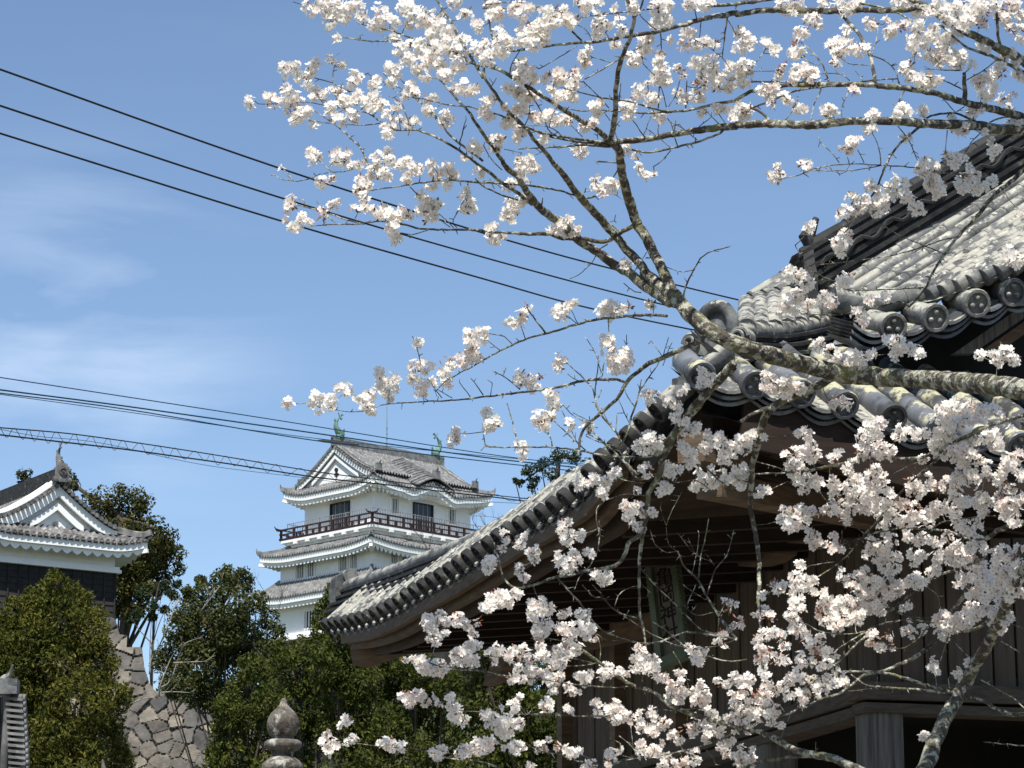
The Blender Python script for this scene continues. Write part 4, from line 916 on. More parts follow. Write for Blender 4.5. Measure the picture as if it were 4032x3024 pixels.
tree('broadleaf_evergreen', 'tall glossy-leaved evergreen on the slope left of the castle keep',
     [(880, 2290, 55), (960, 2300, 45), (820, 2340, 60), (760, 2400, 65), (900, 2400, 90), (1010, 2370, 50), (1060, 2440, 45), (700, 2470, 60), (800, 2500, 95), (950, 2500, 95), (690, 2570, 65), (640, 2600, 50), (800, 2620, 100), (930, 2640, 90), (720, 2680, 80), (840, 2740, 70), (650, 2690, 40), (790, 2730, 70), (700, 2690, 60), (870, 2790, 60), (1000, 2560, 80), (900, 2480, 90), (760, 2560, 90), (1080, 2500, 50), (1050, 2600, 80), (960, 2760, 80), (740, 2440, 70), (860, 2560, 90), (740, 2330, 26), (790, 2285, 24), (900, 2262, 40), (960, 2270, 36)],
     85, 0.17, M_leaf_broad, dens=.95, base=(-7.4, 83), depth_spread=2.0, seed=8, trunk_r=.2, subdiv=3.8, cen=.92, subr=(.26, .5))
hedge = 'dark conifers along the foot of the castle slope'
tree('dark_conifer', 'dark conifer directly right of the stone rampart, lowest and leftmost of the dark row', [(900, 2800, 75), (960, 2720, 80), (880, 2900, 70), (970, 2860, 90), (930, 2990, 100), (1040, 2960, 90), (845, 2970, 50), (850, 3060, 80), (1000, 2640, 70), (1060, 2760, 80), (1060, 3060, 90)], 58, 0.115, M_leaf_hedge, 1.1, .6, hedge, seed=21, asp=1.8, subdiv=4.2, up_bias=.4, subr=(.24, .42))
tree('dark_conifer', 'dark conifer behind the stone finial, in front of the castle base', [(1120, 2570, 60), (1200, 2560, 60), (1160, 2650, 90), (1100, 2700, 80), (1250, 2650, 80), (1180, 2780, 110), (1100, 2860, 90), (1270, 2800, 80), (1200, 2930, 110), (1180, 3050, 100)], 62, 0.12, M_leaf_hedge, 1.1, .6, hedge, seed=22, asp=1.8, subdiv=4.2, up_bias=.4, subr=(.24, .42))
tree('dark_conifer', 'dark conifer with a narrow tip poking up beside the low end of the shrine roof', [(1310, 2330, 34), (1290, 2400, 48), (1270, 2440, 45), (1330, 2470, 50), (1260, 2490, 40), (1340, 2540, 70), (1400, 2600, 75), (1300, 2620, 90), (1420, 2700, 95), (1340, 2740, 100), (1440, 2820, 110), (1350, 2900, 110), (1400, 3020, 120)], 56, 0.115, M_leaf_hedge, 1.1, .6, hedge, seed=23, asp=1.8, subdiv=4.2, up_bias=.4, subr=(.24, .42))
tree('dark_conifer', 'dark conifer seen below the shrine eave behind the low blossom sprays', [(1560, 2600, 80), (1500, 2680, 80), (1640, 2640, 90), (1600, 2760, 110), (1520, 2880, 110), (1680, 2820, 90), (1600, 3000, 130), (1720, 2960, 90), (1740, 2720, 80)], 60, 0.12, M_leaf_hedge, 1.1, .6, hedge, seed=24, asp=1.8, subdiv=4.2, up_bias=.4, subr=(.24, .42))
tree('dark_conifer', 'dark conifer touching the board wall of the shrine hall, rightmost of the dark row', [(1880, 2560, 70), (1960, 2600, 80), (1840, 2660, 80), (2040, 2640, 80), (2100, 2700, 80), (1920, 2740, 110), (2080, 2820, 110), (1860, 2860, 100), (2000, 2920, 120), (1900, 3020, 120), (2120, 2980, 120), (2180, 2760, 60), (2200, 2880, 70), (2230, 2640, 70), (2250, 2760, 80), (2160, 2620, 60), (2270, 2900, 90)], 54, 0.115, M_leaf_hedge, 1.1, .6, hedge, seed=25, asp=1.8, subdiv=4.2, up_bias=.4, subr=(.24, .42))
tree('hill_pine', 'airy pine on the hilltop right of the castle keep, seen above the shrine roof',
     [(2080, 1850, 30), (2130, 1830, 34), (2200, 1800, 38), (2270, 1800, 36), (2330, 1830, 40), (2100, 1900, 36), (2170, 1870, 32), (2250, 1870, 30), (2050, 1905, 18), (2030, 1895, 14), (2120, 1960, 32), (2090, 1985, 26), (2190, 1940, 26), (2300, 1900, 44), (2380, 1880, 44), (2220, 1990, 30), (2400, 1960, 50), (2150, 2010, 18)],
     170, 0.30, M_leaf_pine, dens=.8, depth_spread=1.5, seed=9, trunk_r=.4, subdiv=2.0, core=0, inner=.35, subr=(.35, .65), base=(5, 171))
# bare pale shrubs
def bare(name, label, lines, dist, material, w=3.0, group=None, seed=1, sprout=10):
    r_ = random.Random(seed); mb = MB(); base = None
    for ln in lines:
        pts = [P(x, y, dist + r_.uniform(-.3, .3)) for x, y in ln]
        if base is None: base = pts[0]
        pts = crs(pts, 4); n = len(pts); k = w * dist / F / 2
        mb.tube(pts, np.linspace(k * 1.6, k * .5, n), 5, wob=.2)
        for _ in range(sprout):
            i = r_.randrange(1, n); p = pts[i]; L_ = r_.uniform(20, 55) * dist / F
            d = (pts[i] - pts[i - 1]).normalized() + Vector((r_.uniform(-1, 1), r_.uniform(-.5, .5), r_.uniform(-.1, 1))); d.normalize()
            q = p + d * L_ * .5 + Vector((0, 0, L_ * .08)); e_ = q + (d + UP * .4).normalized() * L_ * .5
            mb.tube([p, q, e_], [k * .7, k * .5, k * .25], 4)
            mb.tube([q, q + (d + Vector((r_.uniform(-1, 1), 0, r_.uniform(-.5, 1)))).normalized() * L_ * .4], [k * .4, k * .2], 4)
    t = thing(name, label, 'shrub', (base.x, base.y, base.z), group)
    mb.build('branches', material, t, smooth=True)
zz = lambda a, b: (a * .633, 2300 + b * .633)
bare('bare_shrub', 'leafless pale-branched shrub springing from the rampart edge in front of the glossy evergreen', [[zz(990, 700), zz(1000, 620), zz(1060, 470), zz(1090, 420)], [zz(990, 650), zz(1060, 600), zz(1110, 460), zz(1150, 370), zz(1260, 330)], [zz(960, 460), zz(1010, 340), zz(1060, 220), zz(1095, 100)], [zz(1250, 170), zz(1310, 90), zz(1370, 10)], [zz(1000, 675), zz(1080, 670), zz(1180, 675)], [zz(820, 740), zz(900, 710), zz(985, 700)], [zz(1080, 490), zz(1180, 485), zz(1290, 480)], [zz(930, 560), zz(940, 440), zz(960, 350)]], 78, M_twig, 4.5, seed=4, sprout=7)
bare('bare_shrub', 'leafless brown shrub at the left foot of the castle keep', [[(1060, 2560), (1050, 2450), (1060, 2370), (1010, 2280)], [(1050, 2470), (1100, 2390), (1110, 2330)], [(1040, 2500), (1000, 2420), (990, 2350)]], 88, M_trunk, 2.2, seed=5, sprout=14)
bare('bare_treetop', 'bare treetop in front of the balcony of the castle keep', [[(1690, 2180), (1660, 2120), (1620, 2080), (1600, 2040)], [(1690, 2170), (1700, 2110), (1740, 2080)], [(1670, 2140), (1610, 2130), (1570, 2140)]], 90, M_trunk, 2.4, seed=6, sprout=12)
bare('bare_treetop', 'bare treetop between the castle keep and the airy pine', [[(1930, 2100), (1900, 2050), (1870, 2000)], [(1910, 2070), (1960, 2040), (1850, 2030)], [(1880, 2080), (1860, 2040), (1880, 2000)]], 120, M_trunk, 1.8, seed=7, sprout=12)
# ================================================================= stone rampart
def rampart():
    """dry-stone wall with real relief: cells of a jittered grid, joints sunk"""
    top = P(560, 2556, 118); rt = (P(870, 3040, 100) - CAM)
    t = thing('stone_rampart', 'rough dry-stone rampart of large irregular stones under the turret', 'stone wall', (top.x - 4, top.y - 4, ground_h(top.x, top.y)))
    Pn_ = P(500, 2800, 108); n = Vector((0.10, -0.955, 0.27)).normalized()
    X0 = hit(-200, 3000, Pn_, n); ex = Vector((1, 0.10 / 0.955, 0)).normalized(); ey = n.cross(ex).normalized()
    if ey.z < 0: ey = -ey
    def uv(x, y): q = hit(x, y, Pn_, n) - X0; return q.dot(ex), q.dot(ey)
    outline = [(-250, 2440), (455, 2440), (472, 2500), (500, 2502), (502, 2555), (560, 2556), (568, 2625), (592, 2700), (618, 2728), (700, 2745), (800, 2760), (1080, 2780), (1080, 2960), (1080, 3200), (-250, 3200)]
    poly = [uv(*q) for q in outline]
    def inside(a, b):
        c = False; j = len(poly) - 1
        for i in range(len(poly)):
            if (poly[i][1] > b) != (poly[j][1] > b) and a < (poly[j][0] - poly[i][0]) * (b - poly[i][1]) / (poly[j][1] - poly[i][1]) + poly[i][0]: c = not c
            j = i
        return c
    us = [p[0] for p in poly]; vs = [p[1] for p in poly]; s = 0.74
    r_ = np.random.default_rng(4); seeds = []
    vv = min(vs) - 1; row = 0
    while vv < max(vs) + 1:
        uu = min(us) - 1 + (row % 2) * s * .5
        while uu < max(us) + 1:
            seeds.append((uu + r_.uniform(-.30, .30) * s, vv + r_.uniform(-.28, .28) * s)); uu += s * r_.uniform(.7, 1.3)
            if r_.uniform() < .22: seeds.append((uu - s * .5, vv + s * .45))
        vv += s * .78; row += 1
    SD = np.array(seeds); hgt = r_.uniform(0, .10, len(SD)); tint_ = r_.uniform(0.15, .95, len(SD)); tiltx = r_.normal(size=(len(SD), 2)) * .12
    du_ = 0.042; gu_ = np.arange(max(min(us), uv(380, 2800)[0] - 1), max(us), du_); gv_ = np.arange(min(vs), max(vs), du_)
    A, B = np.meshgrid(gu_, gv_, indexing='ij'); pts = np.stack([A.ravel(), B.ravel()], 1)
    pts2 = pts + np.stack([np.sin(pts[:, 1] * 7) * .02, np.sin(pts[:, 0] * 6) * .02], 1)
    D1 = np.full(len(pts), 9.); D2 = np.full(len(pts), 9.); I1 = np.zeros(len(pts), int)
    for k in range(0, len(pts), 4000):
        d = np.linalg.norm(pts2[k:k + 4000, None] - SD[None], axis=2); idx = np.argpartition(d, 2, axis=1)[:, :2]
        dd = np.take_along_axis(d, idx, 1); o = np.argsort(dd, 1); dd = np.take_along_axis(dd, o, 1); idx = np.take_along_axis(idx, o, 1)
        D1[k:k + 4000], D2[k:k + 4000], I1[k:k + 4000] = dd[:, 0], dd[:, 1], idx[:, 0]
    e = np.clip((D2 - D1) / .038, 0, 1); off = pts2 - SD[I1]
    h = (e ** .6) * (.16 + hgt[I1] + (off * tiltx[I1]).sum(1)) + r_.normal(size=len(pts)) * .006
    H = h.reshape(A.shape); TT_ = np.where(e < .30, 0.0, tint_[I1]).reshape(A.shape)
    mb = MB(); idm = -np.ones(A.shape, int); k = 0
    for i in range(A.shape[0]):
        for j in range(A.shape[1]):
            if inside(A[i, j], B[i, j]):
                q = X0 + ex * A[i, j] + ey * B[i, j] + n * H[i, j]; mb.v.append(tuple(q)); idm[i, j] = k; k += 1
    mb.c = []
    for i in range(A.shape[0] - 1):
        for j in range(A.shape[1] - 1):
            f = (idm[i, j], idm[i + 1, j], idm[i + 1, j + 1], idm[i, j + 1])
            if min(f) >= 0: mb.f.append(f); mb.c.append(TT_[i, j])
    mb.build('stone_face', M_rock, t)
    bk = MB(); q = [X0 + ex * a + ey * b - n * .04 for a, b in poly]; bk.prism([Vector(p) for p in q], -n * .1 + Vector((-1.5, 4, -.5))); bk.c = [.3] * len(bk.f)
    bk.build('wall_core', M_rock, t)
rampart(); print('foliage quads', NQ)
# ================================================================= stone finial, gate roofs at the lower left
fz = 33; s_ = fz / F; fc_ = P(1112, 2800, fz)
fin = thing('stone_finial', 'onion-shaped stone finial with lichen on a ringed granite post', 'stone monument', (fc_.x, fc_.y, 0))
def prof(lst): return [(r * s_, (3000 - y) * s_) for y, r in lst]
b_ = P(1112, 3000, fz); mb = MB()
mb.lathe(b_, prof([(2900, 44), (2895, 52), (2880, 58), (2860, 64), (2835, 62), (2810, 50), (2790, 30), (2775, 17), (2765, 13), (2756, 11), (2748, 5)]), 26, wob=.05); mb.build('onion_top', M_stone, fin, smooth=True)
mb = MB(); mb.lathe(b_, prof([(2915, 42), (2900, 44), (2898, 40)]), 24, wob=.04); mb.lathe(b_, prof([(2958, 48), (2950, 62), (2938, 74), (2922, 72), (2914, 60), (2912, 40)]), 28, wob=.05); mb.build('ring', M_stone, fin, smooth=True)
mb = MB(); mb.lathe(b_, prof([(2985, 44), (2975, 42), (2962, 44), (2956, 46)]), 20, wob=.04); mb.lathe(b_, prof([(3040, 82), (3010, 80), (2995, 66), (2982, 50)]), 26, wob=.07)
mb.lathe(Vector((b_.x, b_.y, 0)), [(.42, -.05), (.42, .3), (.30, .35), (.26, 1.0), (.24, b_.z - .12), (.22, b_.z - .05)], 20, wob=.04); mb.build('post', M_stone, fin, smooth=True)
gz_ = 38; k_ = gz_ / F
gate = thing('small_tiled_roof', 'pale old tiled gate roof edge with curled horn at the lower left frame edge', 'roof', (P(-60, 2900, gz_).x, P(-60, 2900, gz_).y, 0))
def gp_(x, y, dd=0): return P(x, y, gz_ + dd)
rt_ = MB(); 
for i in range(24):
    y = 2745 + i * 23; x = 60 + 14 * math.sin(i * .1) - 6 * (i % 1)
    a = gp_(x, y, 0); rt_.tube([gp_(x - 20, y - 3, .12), gp_(x + 34, y + 4, -.05)], 0.048, 10); rt_.lathe(gp_(x + 34, y + 4, -.05), [(.055, -.01), (.055, .02), (.03, .025)], 10, ax=(gp_(x + 34, y + 4) - gp_(x, y)).normalized())
    rt_.box(gp_(x + 2, y + 11, .03), Vector((1, 0, -.1)).normalized(), Vector((0, 1, 0)), UP, .12, .12, .018)
rt_.build('verge_tile', M_tile_clean if False else M_plaster and M_ytile, gate)
rt_ = MB(); rt_.tube(crs([gp_(26, 2728), gp_(30, 2800), gp_(24, 2900), gp_(14, 3050), gp_(6, 3300)], 8), .055, 10)
rt_.tube(crs([gp_(-14, 2728, .1), gp_(-10, 2850, .1), gp_(-20, 3050, .1), gp_(-30, 3300, .1)], 8), .05, 10)
rt_.grid([[gp_(60, y, .12) for y in range(2730, 3300, 60)], [gp_(-200, y, .5) for y in range(2730, 3300, 60)]])
rt_.build('roof_slope', M_ytile, gate)
rt_ = MB(); rt_.box(gp_(5, 2705), Vector((1, 0, 0)), Vector((0, 1, 0)), UP, .22, .10, .10); rt_.tube(crs([gp_(0, 2690), gp_(22, 2670), gp_(40, 2655), gp_(50, 2618)], 5), np.linspace(.07, .012, 16), 8)
rt_.prism([gp_(x, y) for x, y in ((-20, 2726), (42, 2730), (44, 2672), (20, 2680), (-20, 2690))], Vector((0, .1, 0))); rt_.build('ridge_horn', M_tile, gate)
rt_ = MB(); a = gp_(-150, 3000); rt_.box(Vector((a.x, a.y + .5, 2.0)), Vector((1, 0, 0)), Vector((0, 1, 0)), UP, .9, .3, 2.0); rt_.build('wall', M_plaster, gate)
g2 = P(420, 3060, 40); g2t = thing('gate_roof_ridge', 'small tiled gate roof whose white horn tip just enters the bottom edge', 'roof', (g2.x, g2.y, 0))
mb = MB(); mb.tube(crs([P(425, 3075, 40), P(412, 3040, 40), P(406, 3012, 40), P(404, 2990, 40)], 4), np.linspace(.05, .010, 13), 8); mb.build('ridge_horn', M_ytile, g2t)
mb = MB(); mb.box(P(330, 3120, 40), Vector((1, 0, 0)), Vector((0, 1, 0)), UP, .5, .12, .2)
for sg in (-1, 1): mb.prism([P(330, 3110, 40) + Vector((-.6, 0, 0)), P(330, 3110, 40) + Vector((.6, 0, 0)), P(330, 3110, 40) + Vector((.9, sg * 1.1, -.8)), P(330, 3110, 40) + Vector((-.9, sg * 1.1, -.8))], UP * -.06)
mb.build('roof', M_ytile, g2t)
mb = MB(); q = P(330, 3110, 40)
for a in (-.6, .6): mb.box(Vector((q.x + a, q.y, (q.z - .6) / 2)), Vector((1, 0, 0)), Vector((0, 1, 0)), UP, .1, .1, (q.z - .6) / 2)
mb.build('gate_post', M_wood, g2t)
# ================================================================= overhead cables
def cable(pts, d0, d1, r, m_, label, name='overhead_cable', group=None):
    n = len(pts); q = [P(x, y, d0 + (d1 - d0) * i / (n - 1)) for i, (x, y) in enumerate(pts)]
    q = crs([q[0] + (q[0] - q[1]) * .6] + q, 8); mb = MB(); mb.tube(q, r, 6); o = mb.build(name, m_, smooth=True); tag(o, label, 'cable', group); return o
gB = 'thick black cables crossing the sky'
cable([(0, 273), (1094, 660), (2005, 948), (2552, 1094), (3050, 1213), (3700, 1350)], 30, 46, .0125, M_cable, 'topmost of the three thick black cables crossing the sky', group=gB)
cable([(0, 416), (1094, 775), (1900, 1012), (2552, 1185), (3100, 1310)], 30, 46, .0125, M_cable, 'middle of the three thick black cables crossing the sky', group=gB)
cable([(0, 525), (1094, 866), (1900, 1097), (2279, 1203), (2660, 1285), (3100, 1370)], 30, 46, .0125, M_cable, 'lowest of the three thick black cables crossing the sky', group=gB)
gC = 'thin blue cables passing in front of the keep roof'
cable([(0, 1486), (1094, 1655), (1900, 1785), (2315, 1835), (2700, 1880)], 34, 50, .007, M_cableb, 'thin blue cable, highest of the bundle crossing the keep roof', group=gC)
cable([(0, 1535), (500, 1600), (1167, 1695), (1900, 1800), (2315, 1845), (2700, 1890)], 34.2, 50, .0105, M_cableb, 'thick blue cable running just above the black splice sleeve', group=gC)
cable([(0, 1548), (500, 1612), (1230, 1733), (1900, 1815), (2315, 1860), (2700, 1900)], 34.4, 50, .0085, M_cableb, 'blue cable carrying the black splice sleeve', group=gC)
cable([(0, 1553), (500, 1622), (1210, 1722), (1900, 1794), (2315, 1828), (2700, 1868)], 34.6, 50, .005, M_cableb, 'hair-thin blue wire lowest at the left edge', group=gC)
mb = MB(); mb.tube(crs([P(1250, 1734, 41.6), P(1290, 1738, 41.6), P(1360, 1747, 41.6), P(1415, 1752, 41.6)], 4), [.008, .014, .02, .022, .022, .022, .022, .022, .022, .02, .016, .01, .008], 8); tag(mb.build('splice_sleeve', M_cable, smooth=True), 'black splice sleeve on the blue cable in front of the keep ridge', 'cable sleeve')
# lashed pair
U_ = [(0, 1684), (260, 1706), (500, 1738), (700, 1768), (900, 1800), (1250, 1858), (1500, 1890), (1800, 1930), (1950, 1950), (2060, 1962), (2400, 2000)]
L_l = [(0, 1712), (260, 1742), (500, 1770), (700, 1798), (900, 1826), (1250, 1880), (1500, 1906), (1800, 1942), (1950, 1958), (2060, 1972), (2400, 2010)]
cable(U_, 36, 50, .0085, M_cable, 'upper black messenger wire of the lashed pair in front of the turret and keep', group='lashed pair of cables')
cable(L_l, 36, 50, .011, M_cable, 'lower thicker cable of the lashed pair in front of the turret and keep', group='lashed pair of cables')
cable([(0, 1690), (150, 1718), (400, 1745), (800, 1830), (1250, 1888), (1800, 1965), (2100, 1985)], 36.3, 50, .004, M_cableb, 'hair-thin wire sagging under the lashed pair of cables')
def lerp_(a, x):
    for (x0, y0), (x1, y1) in zip(a, a[1:]):
        if x0 <= x <= x1: return y0 + (y1 - y0) * (x - x0) / (x1 - x0)
    return a[-1][1]
r_ = random.Random(3); q = []; x = 0; k = 0
while x < 2100:
    y = lerp_(U_, x) - 3 if k % 2 == 0 else lerp_(L_l, x) + r_.uniform(2, 12)
    q.append(P(x, y, 35.9 + 14 * x / 2400)); x += r_.uniform(22, 42) * (1.0 if x < 1100 else 1.3); k += 1
mb = MB(); mb.tube(crs(q, 5), .0042, 4); tag(mb.build('lashing_wire', M_cable, smooth=True), 'thin zigzag lashing wire wound between the pair of cables', 'wire')
